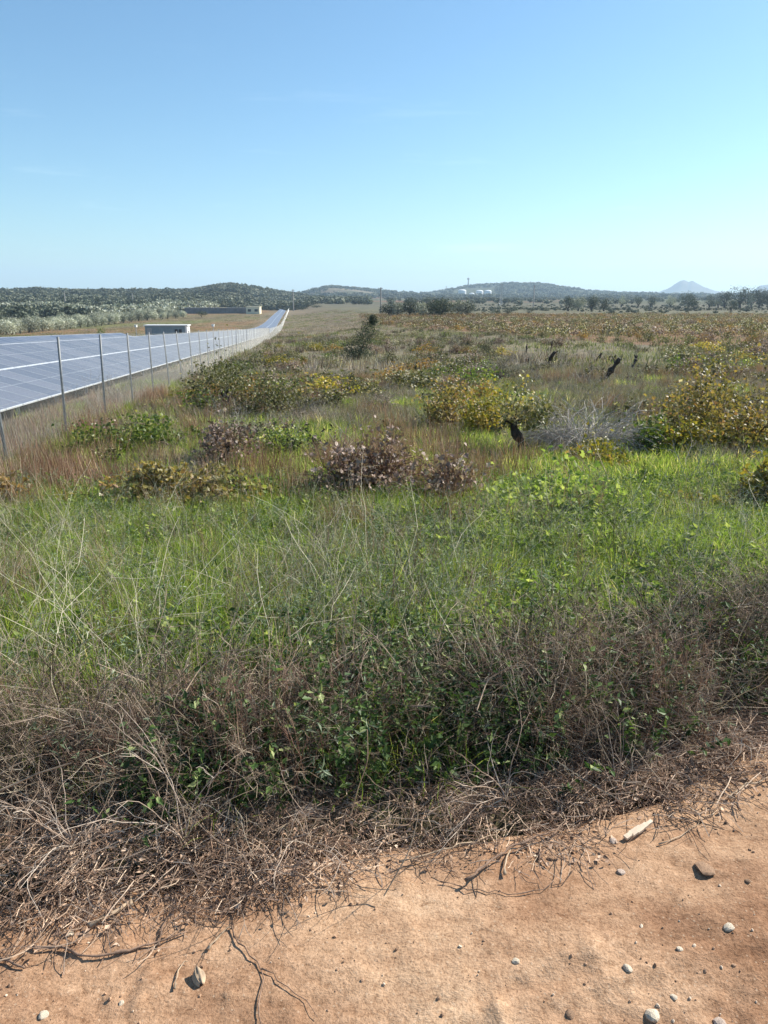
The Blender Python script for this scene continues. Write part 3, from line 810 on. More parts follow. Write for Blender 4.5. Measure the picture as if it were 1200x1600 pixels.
M['g1'] = plain_mat("pebble_pale", (.66, .52, .38), .9, 0, 2, .2)
M['g2'] = plain_mat("pebble_earth", (.42, .26, .16), .95, 0, 2, .2)
M['g3'] = plain_mat("pebble_brown", (.26, .16, .10), .95, 0, 2, .2)
GR = [rock_mesh(50 + k, M[['g1', 'g2', 'g3', 'g2'][k % 4]], 1, .4) for k in range(8)]
x, y = cand(20000, .9, 3.0, lambda y: .60 * y + .5)
w = (y < edge_line(x) + .15) * (.25 + .5 * sstep(.4, .65, fbm(x, y, .3, 3, 43)) + .4 * sstep(0, .9, x) * sstep(1.8, 1.2, y))
x, y = keep(x, y, np.clip(w, 0, 1))
n = len(x); s = .0018 + .010 * rng.random(n) ** 10
scatter("road_gravel", GR, np.stack([x, y, surf(x, y) + s * .12], 1), rng.integers(0, 8, n), rng.random((n, 3)) * 6.28, np.stack([s * (1 + .4 * rng.random(n)), s, s * .8], 1), "small pebbles and clods scattered on the orange dirt road")

# ------------------------------------------------------------------ single stones, sticks
STONES = [(1022, 1572, 27, 'stone', "largest pale rounded stone near the bottom right of the dirt road"),
          (1131, 1577, 25, 'stone_grey', "greyish pink rough stone at the bottom right, beside the largest pale stone"),
          (980, 1514, 17, 'stone', "round pale pebble above the largest pale stone on the dirt road"),
          (1137, 1450, 19, 'stone', "flat whitish stone half sunk in the road near the right edge"),
          (805, 1508, 14, 'stone', "small pale pebble alone in the smooth middle of the dirt road"),
          (970, 1366, 15, 'stone_grey', "grey pebble close below the pale wood splinter"),
          (958, 1318, 15, 'stone_grey', "grey stone just left of the pale wood splinter at the road edge"),
          (1100, 1362, 38, 'clod', "wide flat brown clod near the right edge of the dirt road"),
          (892, 1577, 18, 'clod', "reddish brown clod near the bottom, left of the largest pale stone"),
          (1054, 1548, 12, 'stone', "tiny pale pebble up and right of the largest pale stone"),
          (1062, 1484, 11, 'stone', "tiny white pebble between the flat whitish stone and the round pebble"),
          (110, 1459, 15, 'stone', "small whitish stone among sticks at the left road edge"),
          (69, 1594, 17, 'stone', "small pale stone at the bottom left corner of the road"),
          (190, 1572, 10, 'stone', "tiny pinkish pebble in the lower left of the road"),
          (860, 1345, 13, 'clod', "brown clod at the edge of the plant litter left of the splinter"),
          (1168, 1383, 11, 'clod', "small dark clod near the right edge below the pale cane")]
for k, (px, py, sz, mt, lab) in enumerate(STONES):
    c = hit0(px, py, .0); s = sz / FPX * np.linalg.norm(c - np.array([0, 0, CAM_H]))
    zz = float(surf(np.array([c[0]]), np.array([c[1]]))[0])
    s *= .78
    o = link("stone", rock_mesh(100 + k, M[mt], 2, .34), None, (c[0], c[1], zz + s * (.06 if mt == 'clod' else .04)), None, lab, "stone", "single stones lying on the dirt road")
    fl = .3 if sz > 30 else .6
    o.scale = (s * 1.1, s * .95, s * fl); o.rotation_euler = (.2 * random.random(), .2, random.random() * 6)

def stick(pts, r, mat, label, name="stick", lift=.006, rough=.004, branches=(), cat="stick", flat=1.0):
    def path(pts):
        W = [hit0(px, py, 0) for px, py in pts]
        W = np.array(W); seg = np.concatenate([[0], np.cumsum(np.linalg.norm(np.diff(W, axis=0), axis=1))])
        n = max(6, int(seg[-1] / .025)); s = np.linspace(0, seg[-1], n)
        P = np.stack([np.interp(s, seg, W[:, k]) for k in range(3)], 1)
        P[1:-1] = (P[:-2] + 2 * P[1:-1] + P[2:]) / 4
        P[:, :2] += np.random.default_rng(len(pts)).normal(size=(n, 2)) * rough
        zz = surf(P[:, 0], P[:, 1])
        zz = np.convolve(np.pad(zz, 2, 'edge'), np.ones(5) / 5, 'valid')
        P[:, 2] = zz + r * .6 + lift
        return P
    mb = MB()
    for b in (pts,) + tuple(branches):
        P = path(b); n = len(P)
        rad = r * np.linspace(1.1, .6, n) * (1 + .18 * np.random.default_rng(3).normal(size=n)) * (1 if b is pts else .75)
        mb.tube(P, rad[None], 6, .5, cap=True)
    return link(name, mb.mesh(name, mat, True), None, None, None, label, cat, "dry sticks lying at the road edge")
stick([(48, 1484), (95, 1487), (152, 1507), (200, 1494), (245, 1476), (292, 1461)], .0042, M['rootbrown'], "long bent brown stick with a pale fork, lying on the lower left of the road", branches=([(245, 1477), (255, 1460), (266, 1438)],))
stick([(143, 1452), (175, 1436), (203, 1418), (222, 1398), (238, 1382)], .0062, M['cane'], "thick pale broken cane leaning into the litter at the left road edge", lift=.012, branches=([(203, 1418), (206, 1395), (204, 1370)],))
stick([(-30, 1498), (0, 1500), (20, 1504), (37, 1520)], .0048, M['rootbrown'], "short dark stick with broken end at the left edge of the picture")
stick([(270, 1545), (280, 1527), (294, 1506)], .0022, M['cane'], "thin straight straw lying beside the curled dead leaf")
stick([(322, 1482), (345, 1468), (364, 1452)], .0032, M['cane'], "short pale stick at the lower tip of the plant litter")
stick([(362, 1450), (374, 1478), (395, 1502), (411, 1522), (415, 1550), (408, 1575), (412, 1610)], .0021, M['rootbrown'], "thin winding root running down the road to the bottom edge", branches=([(411, 1522), (440, 1543), (470, 1562), (500, 1600)],))
stick([(728, 1388), (790, 1345), (840, 1318), (890, 1296)], .0038, M['rootbrown'], "long brown stick slanting through the litter in the middle of the road edge", lift=.02)
stick([(783, 1372), (792, 1352), (806, 1334)], .0036, M['cane'], "short pale upright looking cane at the middle of the litter edge", lift=.01)
stick([(690, 1380), (740, 1400), (800, 1404), (850, 1398), (868, 1382)], .0017, M['rootbrown'], "thin curved brown twig on bare dirt below the litter")
stick([(838, 1332), (846, 1347), (853, 1360)], .0045, M['rootbrown'], "short dark stub of root at the litter edge")
stick([(1118, 1195), (1138, 1220), (1160, 1250), (1152, 1270)], .0042, M['rootbrown'], "dark crooked stick near the right edge of the road", lift=.015)
stick([(1132, 1250), (1160, 1238), (1215, 1216)], .0036, M['cane'], "pale cane reaching the right edge of the picture", lift=.012)
stick([(1030, 1324), (1065, 1312), (1100, 1285), (1120, 1268)], .0018, M['cane'], "thin pale straw right of the wood splinter")
stick([(625, 1355), (690, 1340), (740, 1328), (780, 1300)], .003, M['cane'], "greyish cane lying along the litter", lift=.02)
stick([(20, 1395), (90, 1398), (160, 1392), (250, 1396)], .003, M['rootbrown'], "dark stick lying level in the litter on the left", lift=.015)
# splinter of pale wood
mb = MB()
a, b = hit0(976, 1316), hit0(1017, 1294)
c = (a + b) / 2; L = np.linalg.norm(b - a) / 2; zz = float(surf(np.array([c[0]]), np.array([c[1]]))[0])
for k in range(5):
    x0 = -L + k * .4 * L; wd = .012 * (1 - abs(k - 1.6) * .22)
    mb.add([(x0, -wd, 0), (x0 + .4 * L, -wd * .9, 0), (x0 + .4 * L, wd * .9, 0), (x0, wd, 0), (x0, -wd, .008), (x0 + .4 * L, -wd * .9, .009), (x0 + .4 * L, wd * .9, .009), (x0, wd, .008)],
           [(0, 3, 2, 1), (4, 5, 6, 7), (0, 1, 5, 4), (3, 7, 6, 2), (0, 4, 7, 3), (1, 2, 6, 5)])
plank = plain_mat("bare_pale_wood", (.66, .52, .38), .7, 0, 30, .15)
o = link("wood_splinter", mb.mesh("wood_splinter", plank), None, (c[0], c[1], zz + .015), None, "flat pale splinter of wood at the right of the plant litter", "wood splinter")
o.rotation_euler = (.1, -.08, math.atan2(b[1] - a[1], b[0] - a[0]))
# curled dead leaf
mb = MB(); c = hit0(312, 1534); zz = float(surf(np.array([c[0]]), np.array([c[1]]))[0])
U, Vv = np.meshgrid(np.linspace(-1, 1, 9), np.linspace(-1, 1, 11), indexing='ij')
ww = .016 * (1 - .6 * Vv ** 2); X = U * ww; Y = Vv * .022 + .004 * U ** 2; Z = .011 - .013 * (U ** 2) + .004 * np.sin(U * 9) + .004 * Vv
i = np.arange(8)[:, None] * 11 + np.arange(10)[None]
mb.add(np.stack([X, Y, Z + .004], -1).reshape(-1, 3), np.stack([i, i + 11, i + 12, i + 1], -1).reshape(-1, 4))
o = link("dead_leaf", mb.mesh("dead_leaf", M['cane'], True), None, (c[0], c[1], zz + .004), None, "curled grey brown dead leaf lying on the bare dirt", "leaf")
o.rotation_euler = (0, 0, .5)

# pale canes lying over the verge plants
def cane(pts, z0, z1, r, label):
    W = np.array([hit0(px, py, z0 + (z1 - z0) * k / (len(pts) - 1)) for k, (px, py) in enumerate(pts)])
    seg = np.concatenate([[0], np.cumsum(np.linalg.norm(np.diff(W, axis=0), axis=1))])
    s = np.linspace(0, seg[-1], 24); P = np.stack([np.interp(s, seg, W[:, k]) for k in range(3)], 1)
    for _ in range(3): P[1:-1] = (P[:-2] + P[1:-1] * 2 + P[2:]) / 4
    mb = MB(); mb.tube(P, (r * np.linspace(1, .5, 24))[None], 5, .5)
    link("dry_cane", mb.mesh("dry_cane", M['cane'], True), None, None, None, label, "cane", "pale canes caught in the roadside brush")
cane([(-30, 1248), (30, 1222), (60, 1208), (112, 1192)], .22, .34, .004, "thick pale cane lying on the brush at the left edge")
cane([(600, 1400), (640, 1330), (655, 1270), (640, 1235)], .03, .3, .0022, "thin pale cane rising from the litter into the dark green weeds")
cane([(548, 1275), (560, 1230), (575, 1190), (574, 1140)], .15, .45, .002, "thin upright pale cane in the middle of the brush")
cane([(745, 1110), (762, 1060), (800, 1040), (835, 1040)], .3, .5, .0024, "pale arching cane above the dark weeds right of the middle")
cane([(290, 1080), (315, 1040), (355, 1016), (420, 1015)], .35, .5, .0022, "pale arched stem at the top of the brush on the left")

# dead branching stems that stand out pale against the verge
def dead_branch(px, py, hgt, spread, label, seed, lean=(0, 0), z=0.0):
    c = hit0(px, py, z); g = np.random.default_rng(seed)
    zz = float(surf(np.array([c[0]]), np.array([c[1]]))[0])
    mb = MB(); n = 7
    d = g.normal(size=(n, 3)) * spread + np.array([lean[0], lean[1], .8])
    P = curves(n, 9, np.zeros((n, 3)) + np.array([0, 0, .01]), d, hgt * (.7 + .5 * g.random(n)), .07, .16, g)
    mb.tube(P, (.0016 * np.linspace(1.3, .4, 9))[None], 5, .2 + .6 * g.random(n))
    m = 34; pi = g.integers(0, n, m); k = g.integers(2, 8, m)
    dd = P[pi, k] - P[pi, k - 1]; dd /= np.linalg.norm(dd, axis=1, keepdims=True)
    Q = curves(m, 6, P[pi, k], dd + g.normal(size=(m, 3)) * .6, hgt * (.12 + .35 * g.random(m)), .06, .2, g)
    mb.tube(Q, (.0009 * np.linspace(1.2, .5, 6))[None], 4, g.random(m))
    m2 = 60; pi = g.integers(0, m, m2); k = g.integers(1, 5, m2)
    mb.tube(curves(m2, 4, Q[pi, k], g.normal(size=(m2, 3)), hgt * .1 * g.random(m2), .05, .3, g), (.0006), 3, g.random(m2))
    link("dead_branch", mb.mesh("dead_branch", M['branch'], True), None, (c[0], c[1], zz), None, label, "dead branch", "pale dead branches in the roadside brush")
M['branch'] = veg_mat("pale_dead_bark", G_((0., (.16, .11, .08)), (.5, (.30, .22, .165)), (1., (.50, .42, .34))), 0, .75, .3)
dead_branch(290, 1330, .40, .55, "largest pale dead branch fanning out in the brush left of the middle", 1)
dead_branch(120, 1340, .30, .6, "pale dead branch drooping over the road edge at the far left", 2, (-.2, -.2))
dead_branch(390, 1360, .26, .6, "low pale dead branch at the lower tip of the brush", 3, (.1, -.3))
dead_branch(480, 1320, .34, .5, "pale dead branch between the brown stalks and the dark weeds", 4)
dead_branch(790, 1262, .42, .45, "pale upright dead branch right of the dark green weeds", 5)
dead_branch(960, 1235, .36, .55, "pale dead branch in the brown brush near the right road edge", 6)
dead_branch(1090, 1150, .34, .5, "curly pale dead branch at the far right of the verge", 7)
dead_branch(640, 1290, .30, .5, "short pale dead branch in front of the dark green weeds", 8, (0, -.2))

# ------------------------------------------------------------------ vines and bushes
def vine_meshes(seed, leafmat, w=1.2, h=1.0, nleaf=520, leaf=.062, tmpl=VLEAF, ncane=16, low=False, canemat='twig', trunk=None):
    g = np.random.default_rng(seed)
    mt = MB(); K = 8
    th = h * (trunk if trunk else (.12 if low else .2))
    P = curves(1, K, np.zeros((1, 3)), np.array([[.25 * g.normal(), .25 * g.normal(), 1.]]), th, 0, .22, g)
    rad = .06 * h * (1 + .25 * g.normal(size=K)) * np.linspace(1.25, .95, K)
    rad = np.clip(rad, .02, .09) if not trunk else np.clip(rad * 1.15, .02, .10)
    mt.tube(P, rad[None], 7, .2, cap=True)
    for a_ in range(3):
        d = np.array([[math.cos(a_ * 2.1 + seed), math.sin(a_ * 2.1 + seed), .8]])
        Q = curves(1, 5, P[0, -1][None], d, .16 * h, 0, .3, g)
        mt.tube(Q, (min(.03 * h, .04) * np.linspace(1, .5, 5))[None], 6, .2)
    top = P[0, -1]
    mc = MB(); K = 9
    a_ = g.random(ncane) * 2 * np.pi; el = g.random(ncane) * (0.6 if low else 1.3) + .1
    d = np.stack([np.cos(a_) * np.cos(el), np.sin(a_) * np.cos(el), np.sin(el) + .15], 1)
    L = np.hypot(w * .62 * np.cos(el), h * .85 * np.sin(el)) * (.7 + .5 * g.random(ncane))
    C = curves(ncane, K, np.repeat(top[None], ncane, 0), d, L, (.10 if low else .10) * (.5 + g.random(ncane)), .15, g)
    mc.tube(C, (.005 * np.linspace(1.1, .4, K))[None], 4, g.random(ncane))
    ml = MB(); m = nleaf
    pi = g.integers(0, ncane, m); f = (.12 + .88 * g.random(m)) * (K - 1.01); k = f.astype(int); f = (f - k)[:, None]
    S = C[pi, k] * (1 - f) + C[pi, k + 1] * f + g.normal(size=(m, 3)) * np.array([.07, .07, .06]) * max(w, .8)
    # the rest fills lumps of an uneven mound that reaches the ground
    nl = 11
    la = g.random(nl) * 6.283; lq = np.sqrt(g.random(nl)) * .40
    z0 = trunk if trunk else .05
    LC = np.stack([np.cos(la) * lq * w, np.sin(la) * lq * w, h * (z0 + (.75 - z0) * g.random(nl) * (1 - lq))], 1)
    LC[0] = (0, 0, h * .62)
    li = g.integers(0, nl, m)
    dd = g.normal(size=(m, 3)); dd /= np.linalg.norm(dd, axis=1, keepdims=True)
    S2 = LC[li] + dd * (.5 + .5 * g.random(m))[:, None] * np.array([.19 * w, .19 * w, .24 * h])
    fill = g.random(m) < .62
    S = np.where(fill[:, None], S2, S)
    if trunk: S[:, 2] = np.where(np.hypot(S[:, 0], S[:, 1]) < .2, np.maximum(S[:, 2], h * .4), S[:, 2])
    S[:, 2] = np.maximum(S[:, 2], .02 + .05 * g.random(m))
    Nn = g.normal(size=(m, 3)) * .8 + np.array([.25, 0.1, .5])
    clump = np.where(fill, np.sin(li * 5.11 + seed) * .5 + .5, np.sin(pi * 12.9898) * .5 + .5)
    v = np.clip(.55 * g.random(m) + .42 * clump + .05 * g.normal(size=m), 0, 1)
    ml.leaves(S, Nn, leaf * (.5 + .8 * g.random(m)), tmpl, v, 0, g)
    return mt.mesh("trunk", M['trunk']), mc.mesh("canes", M[canemat]), (ml.mesh("foliage", M[leafmat]) if m else None)
VLIB = {}
def vine_src(key, seed, *a, **k):
    kk = (key, seed)
    if kk not in VLIB: VLIB[kk] = vine_meshes(seed + 17 * len(key), *a, **k)
    return VLIB[kk]
def put_vine(meshes, loc, rz, scale, label, name="grape_vine", cat="vine", group=None):
    t = thing(name, loc, label, cat, group, rz, scale)
    link("trunk", meshes[0], t)
    link("cane_tangle", meshes[1], t, kind="stuff")
    if meshes[2] is not None: link("foliage", meshes[2], t, kind="stuff")
    return t
NV = [0]
def vine_px(px, py, wpx, hpx, leafmat, label, low=False, n=520, leaf=.052, canemat='twig', ncane=16, name="grape_vine", cat="vine", tmpl=VLEAF, trunk=None):
    """a vine whose foot is seen at (px, py) and which is wpx x hpx in the photo"""
    NV[0] += 1
    c = hit(px, py); dist = np.linalg.norm(c - np.array([0, 0, CAM_H]))
    w = wpx / FPX * dist; h = hpx / FPX * dist * 1.03
    ms = vine_meshes(200 + NV[0], leafmat, w, h, int(n * 2.3), leaf, tmpl, ncane, low, canemat, trunk)
    return put_vine(ms, (c[0], c[1], c[2] - .02), 0, 1.0, label, name, cat)
vine_px(352, 640, 130, 92, 'v_olive', "tall olive brown leafy vine nearest the fence, left half of the large clump", n=800)
vine_px(430, 648, 130, 78, 'v_olive', "wide olive leafy vine, right half of the large clump near the fence", n=760)
vine_px(350, 724, 100, 82, 'v_brown', "withered brown vine with a thick dark trunk in front of the large clump", n=460, trunk=.3)
vine_px(165, 702, 120, 48, 'v_green', "low green vine sprawling in front of the second fence post", low=True, n=460)
vine_px(255, 696, 130, 58, 'v_green', "low green and yellow vine sprawling right of the fence posts", low=True, n=560)
vine_px(245, 790, 135, 84, 'v_straw', "orange brown and green low vine at the left, its foot in bright grass", low=True, n=850)
vine_px(340, 794, 140, 86, 'v_straw', "yellow brown low vine beside the orange one, foot in bright grass", low=True, n=520)
vine_px(395, 788, 90, 52, 'v_green', "small green vine right of the yellow brown low vine", low=True, n=360)
vine_px(440, 706, 110, 52, 'v_green', "pale green low vine right of the withered brown vine", low=True, n=420)
vine_px(535, 784, 120, 112, 'v_brown', "brown leaved dry vine, left of the three in the middle", n=420, canemat='dry_red', ncane=90)
vine_px(615, 776, 150, 128, 'v_brown', "brown leaved dry vine, middle of the three in the middle", n=520, canemat='dry_red', ncane=110)
vine_px(700, 790, 125, 100, 'v_brown', "brown leaved dry vine, right of the three in the middle", n=400, canemat='dry_red', ncane=90)
vine_px(705, 668, 110, 84, 'v_straw', "straw and orange brown vine left of the bright yellow vine", n=900, leaf=.052)
vine_px(775, 676, 115, 84, 'v_yellow', "bright yellow vine in the middle distance", n=1000, leaf=.052)
vine_px(815, 708, 90, 96, 'v_olive', "vine on a bare thick black trunk beside the grey twig mound", n=420, trunk=.5)
vine_px(880, 806, 250, 60, 'weed_bright', "wide bright green low vine in the grass right of the middle", low=True, n=900)
vine_px(935, 722, 110, 46, 'v_yellow', "small yellow vine in front of the grey twig mound", low=True, n=360)
vine_px(1010, 706, 100, 62, 'v_green', "green yellow vine between the twig mound and the tall vine", n=420)
vine_px(1105, 692, 172, 134, 'v_straw', "tallest vine at the right, thick with yellow brown leaves", n=1700, leaf=.052, ncane=26)
vine_px(1075, 706, 120, 62, 'v_yellow', "low yellow vine in front of the tallest vine", low=True, n=480)
vine_px(1180, 700, 130, 80, 'v_straw', "orange vine at the right edge behind the grass", n=620)
vine_px(1195, 802, 90, 105, 'v_yellow', "yellow green vine cut by the right edge of the picture", n=520)
vine_px(1068, 800, 60, 38, 'v_yellow', "tiny orange yellow vine standing alone in bright grass at the right", low=True, n=150)
vine_px(1135, 812, 70, 48, 'v_yellow', "small yellow vine in grass next to the right edge vine", low=True, n=220)
vine_px(10, 800, 70, 62, 'v_orange', "orange brown vine at the left edge below the fence", n=320)
vine_px(100, 800, 100, 40, 'v_yellow', "small yellowish vine in grass at the far left", low=True, n=220)
c = hit(915, 700); s_ = np.linalg.norm(c) / FPX; w_, h_ = 150 * s_, 88 * s_
t = thing("twig_mound", (c[0], c[1], c[2]), "mound of bare pale grey arching twigs at the right of the middle", "brush pile")
mb = MB(); n = 950; g = np.random.default_rng(31)
st = disc(n, .38, g) * np.array([w_, w_ * .8, 0])
dd = np.stack([st[:, 0] * .9, st[:, 1] * .9, .40 + 0 * st[:, 0]], 1) + g.normal(size=(n, 3)) * .22
C_ = curves(n, 9, st, dd, h_ * (.75 + .45 * g.random(n)), .24, .12, g)
mb.tube(C_, (.0042 * np.linspace(1.2, .5, 9))[None], 3, g.random(n))
m_ = 1800; pi = g.integers(0, n, m_); kk_ = g.integers(3, 8, m_)
mb.tube(curves(m_, 4, C_[pi, kk_], g.normal(size=(m_, 3)) + np.array([0, 0, -.2]), h_ * .22 * g.random(m_), .1, .25, g), .002, 3, g.random(m_))
link("twigs", mb.mesh("twigs", M['twig_grey']), t, kind="stuff")
vine_px(775, 600, 90, 46, 'v_dark', "dark grey leafless shrub beyond the yellow vine", n=300, leaf=.05, canemat='dry_grey', ncane=90, name="dark_shrub", cat="shrub", tmpl=LEAF)
vine_px(600, 640, 70, 34, 'v_brown', "small dark leafless bush in dry grass in front of the leaning bush", n=160, canemat='dry_grey', ncane=50, name="dark_shrub", cat="shrub", tmpl=LEAF)
vine_px(530, 628, 36, 42, 'v_brown', "small black vine stump with a few leaves left of the middle", n=60)
vine_px(755, 628, 50, 40, 'v_orange', "small orange vine behind the orange and straw vine", n=200)

# dark leaning bush in the middle distance
def leafy_crown(seed, lobes, n, leaf, mat, tmpl=LEAF, flat=.5):
    g = np.random.default_rng(seed); ml = MB()
    k = g.integers(0, len(lobes), n)
    L = np.array(lobes)
    d = g.normal(size=(n, 3)); d /= np.linalg.norm(d, axis=1, keepdims=True)
    rad = (.35 + .75 * g.random(n) ** .5)[:, None]
    bump = 1 + .22 * np.sin(d[:, :1] * 7 + k[:, None]) * np.cos(d[:, 1:2] * 6 + k[:, None] * 2)
    P = L[k, :3] + d * rad * bump * L[k, 3:6]
    Nn = d + g.normal(size=(n, 3)) * .6 + np.array([0, 0, .25])
    v = np.clip(.5 * g.random(n) + .35 * (np.sin(k * 7.3) * .5 + .5) + .15, 0, 1)
    ml.leaves(P, Nn, leaf * (.5 + g.random(n)), tmpl, v, 0, g)
    return ml.mesh("crown", M[mat])
def trunk_mesh(seed, h, r, limbs=4, spread=.5, lean=(0, 0)):
    g = np.random.default_rng(seed); mt = MB(); K = 7
    P = curves(1, K, np.zeros((1, 3)), np.array([[lean[0], lean[1], 1.]]), h, 0, .08, g)
    mt.tube(P, (r * np.linspace(1.4, .7, K))[None], 7, .3)
    for q in range(limbs):
        a_ = q * 6.28 / limbs + g.random()
        k = g.integers(3, K)
        Q = curves(1, 5, P[0, k][None], np.array([[math.cos(a_), math.sin(a_), 1.]]), spread * (.8 + .5 * g.random()), 0, .12, g)
        mt.tube(Q, (r * .55 * np.linspace(1, .35, 5))[None], 5, .3)
    return mt.mesh("trunk", M['trunk'])
c = hit(558, 562)
s_ = np.linalg.norm(c) / FPX
t = thing("leaning_bush", (c[0], c[1], c[2]), "dark evergreen bush leaning to the right in the middle distance", "bush")
H = 62 * s_
link("trunk", trunk_mesh(5, H * .5, .03, 4, H * .4, (.5, 0)), t)
link("crown", leafy_crown(6, [(-.1 * H, 0, .25 * H, .32 * H, .3 * H, .2 * H), (.15 * H, 0, .5 * H, .26 * H, .25 * H, .22 * H), (.32 * H, 0, .78 * H, .22 * H, .2 * H, .25 * H), (.1 * H, .1, .15 * H, .3 * H, .3 * H, .15 * H), (.40 * H, 0, .95 * H, .1 * H, .12 * H, .12 * H)], 7000, .07, 'pine'), t, kind="stuff")

# bare stumps
def stump(px, py, hpx, label, seed, hook=True):
    c = hit(px, py); s = np.linalg.norm(c) / FPX; h = hpx * s
    g = np.random.default_rng(seed); mb = MB()
    P = curves(1, 9, np.array([[0, 0, -.03]]), np.array([[.35 * g.normal() + .3, .2 * g.normal(), 1.]]), h * .95, 0, .2, g)
    rad = h * .062 * (1 + .3 * g.normal(size=9)) * np.array([1.3, 1.1, 1, 1.1, 1.25, 1.4, 1.1, .9, .7])
    mb.tube(P, np.maximum(rad, .012)[None], 8, .3, cap=True)
    for q in range(2):
        Q = curves(1, 6, P[0, 5 + q][None], np.array([[g.normal() * .7, g.normal() * .7, .9]]), h * (.15 + .2 * g.random()), -.03, .2, g)
        mb.tube(Q, (h * .045 * np.linspace(1, .35, 6))[None], 5, .3)
    link("vine_stump", mb.mesh("vine_stump", M['trunk']), None, tuple(c), None, label, "stump", "bare black vine stumps in the dry grass")
stump(944, 597, 44, "largest bare black vine stump in the dry grass, curled like a hook", 1)
stump(853, 574, 32, "bare black vine stump left of the hooked stump", 2)
stump(923, 568, 24, "squat black vine stump above the hooked stump", 3)
stump(986, 578, 28, "thin upright black vine stump right of the hooked stump", 4)
stump(825, 571, 14, "short black vine stump, leftmost of the bare ones", 5)
stump(821, 552, 16, "tiny distant black vine stump above the leftmost", 6)
stump(860, 520 + 30, 18, "tiny distant black vine stump near the autumn vineyard", 7)

# scattered vines of the rough field: shared meshes
FV = {}
for k, (mt, low) in enumerate([('v_olive', 0), ('v_olive', 0), ('v_green', 1), ('v_brown', 0), ('v_yellow', 0), ('v_orange', 0)]):
    FV[k] = put_vine(vine_meshes(500 + k, mt, 1.6, .95, 620, .075, VLEAF_S, 14, bool(low)), (0, 0, 0), 0, 1, "x", group="leafy vines scattered through the rough field")
FVN = ["olive", "brownish olive", "green", "withered brown", "yellow", "orange"]
used = set(); cnt = 0
gg = np.random.default_rng(77)
while cnt < 215:
    px = gg.uniform(200, 1230); py = gg.uniform(521, 645) if gg.random() < .5 else gg.uniform(521, 575)
    lim = np.interp(px, [280, 340, 460], [640, 560, 512])
    if px < 460 and py < lim + 8: continue
    if px > 560 and py < np.interp(px, [560, 1250], [522, 556]): continue
    if 790 < px < 1040 and 545 < py < 640: continue
    if px > 1000 and py > 600: continue
    if 525 < px < 610 and 556 < py < 600: continue
    if 540 < px < 680 and py > 625: continue
    c = hit(px, py); k = int(gg.choice(6, p=[.34, .26, .12, .2, .04, .04]))
    tt, uu = tu(c[0], c[1])
    if uu < -3.2: continue
    s = gg.uniform(.6, 1.1)
    lab = ("%s %s leafed vine " + ("far out" if py < 543 else ("midway" if py < 575 else "near")) + " in the field, %s") % ("small" if s < .75 else ("mid sized" if s < .92 else "large"), FVN[k], ("by the fence posts" if px < 350 else "behind the large clump" if px < 450 else "left of the leaning bush" if px < 550 else "right of the leaning bush" if px < 650 else "behind the straw coloured vine" if px < 740 else "behind the bright yellow vine" if px < 830 else "above the twig mound" if px < 960 else "behind the tallest vine") )
    scv = (s * gg.uniform(.9, 1.3), s * gg.uniform(.9, 1.3), s * gg.uniform(.7, 1.0))
    loc = (c[0], c[1], c[2] - .03); rz = gg.uniform(0, 6.28)
    if k not in used:
        o = FV[k]; o.location = loc; o.rotation_euler = (0, 0, rz); o.scale = scv; o["label"] = lab; used.add(k)
    else: copy_thing(FV[k], loc, rz, scv, lab)
    cnt += 1
for k in FV:
    if k not in used:
        for ch in list(FV[k].children): bpy.data.objects.remove(ch)
        bpy.data.objects.remove(FV[k])
# two narrow dark shrubs
for px, py, lab in ((712, 548, "narrow dark shrub above the yellow vine, left of the pair"), (761, 557, "narrow dark shrub above the yellow vine, right of the pair")):
    vine_px(px, py, 20, 30, 'v_dark', lab, n=260, leaf=.07, name="dark_shrub", cat="shrub", tmpl=LEAF)

# the autumn vineyard: nearest 45 as vines, the rest one mass
AV = [vine_meshes(700 + k, mt, 1.4, 1.05, 300, .10, VLEAF_S, 9) for k, mt in enumerate(['v_rust', 'v_olive', 'v_orange', 'v_brown', 'v_rust', 'v_olive'])]
px_, py_ = [], []
xs, ys = [], []
ROW, STEP = 2.3, 1.9
X_, Y_ = np.meshgrid(np.arange(-20, 190, STEP), np.arange(38, 290, ROW))
X_ = (X_ + gg.normal(size=X_.shape) * .35).ravel(); Y_ = (Y_ + gg.normal(size=Y_.shape) * .25).ravel()
keep_ = (gg.random(len(X_)) < (.25 + .6 * sstep(.36, .56, fbm(X_, Y_, 11, 3, 52))) * vineyard_w(X_, Y_)) & (np.abs(X_) < .58 * Y_ + 3)
X_, Y_ = X_[keep_], Y_[keep_]
o_ = np.argsort(np.hypot(X_, Y_)); X_, Y_ = X_[o_], Y_[o_]
Z_ = terrain(X_, Y_)
pal = fbm(X_, Y_, 26, 3, 51) + .15 * gg.random(len(X_))
kidx = np.where((np.hypot(X_, Y_) < 60) | ((X_ > .24 * Y_) & (gg.random(len(X_)) < .5)), np.where(gg.random(len(X_)) < .55, 1, gg.integers(0, 6, len(X_))), np.where(pal < .48, 0, np.where(pal < .60, gg.integers(0, 6, len(X_)), gg.choice([1, 3, 5, 4], len(X_)))))
protos = {}
for i in range(min(45, len(X_))):
    k = int(kidx[i]); s = gg.uniform(.6, 1.0)
    loc = (X_[i], Y_[i], Z_[i] - .03)
    pxx = 600 + FPX / CP * X_[i] / Y_[i]
    lab = "%s %s vine in the near vineyard rows, %s" % ("small" if s < .73 else ("middling" if s < .87 else "large"), ["rusty", "olive green", "orange", "brown", "reddish", "brown green"][k], "behind the bare stumps" if pxx < 900 else ("left of the tallest vine" if pxx < 1040 else "behind the tallest vine"))
    if k not in protos: protos[k] = put_vine(AV[k], loc, gg.uniform(0, 6), s, lab, group="vines in the near rows of the autumn vineyard")
    else: copy_thing(protos[k], loc, gg.uniform(0, 6), s, lab)
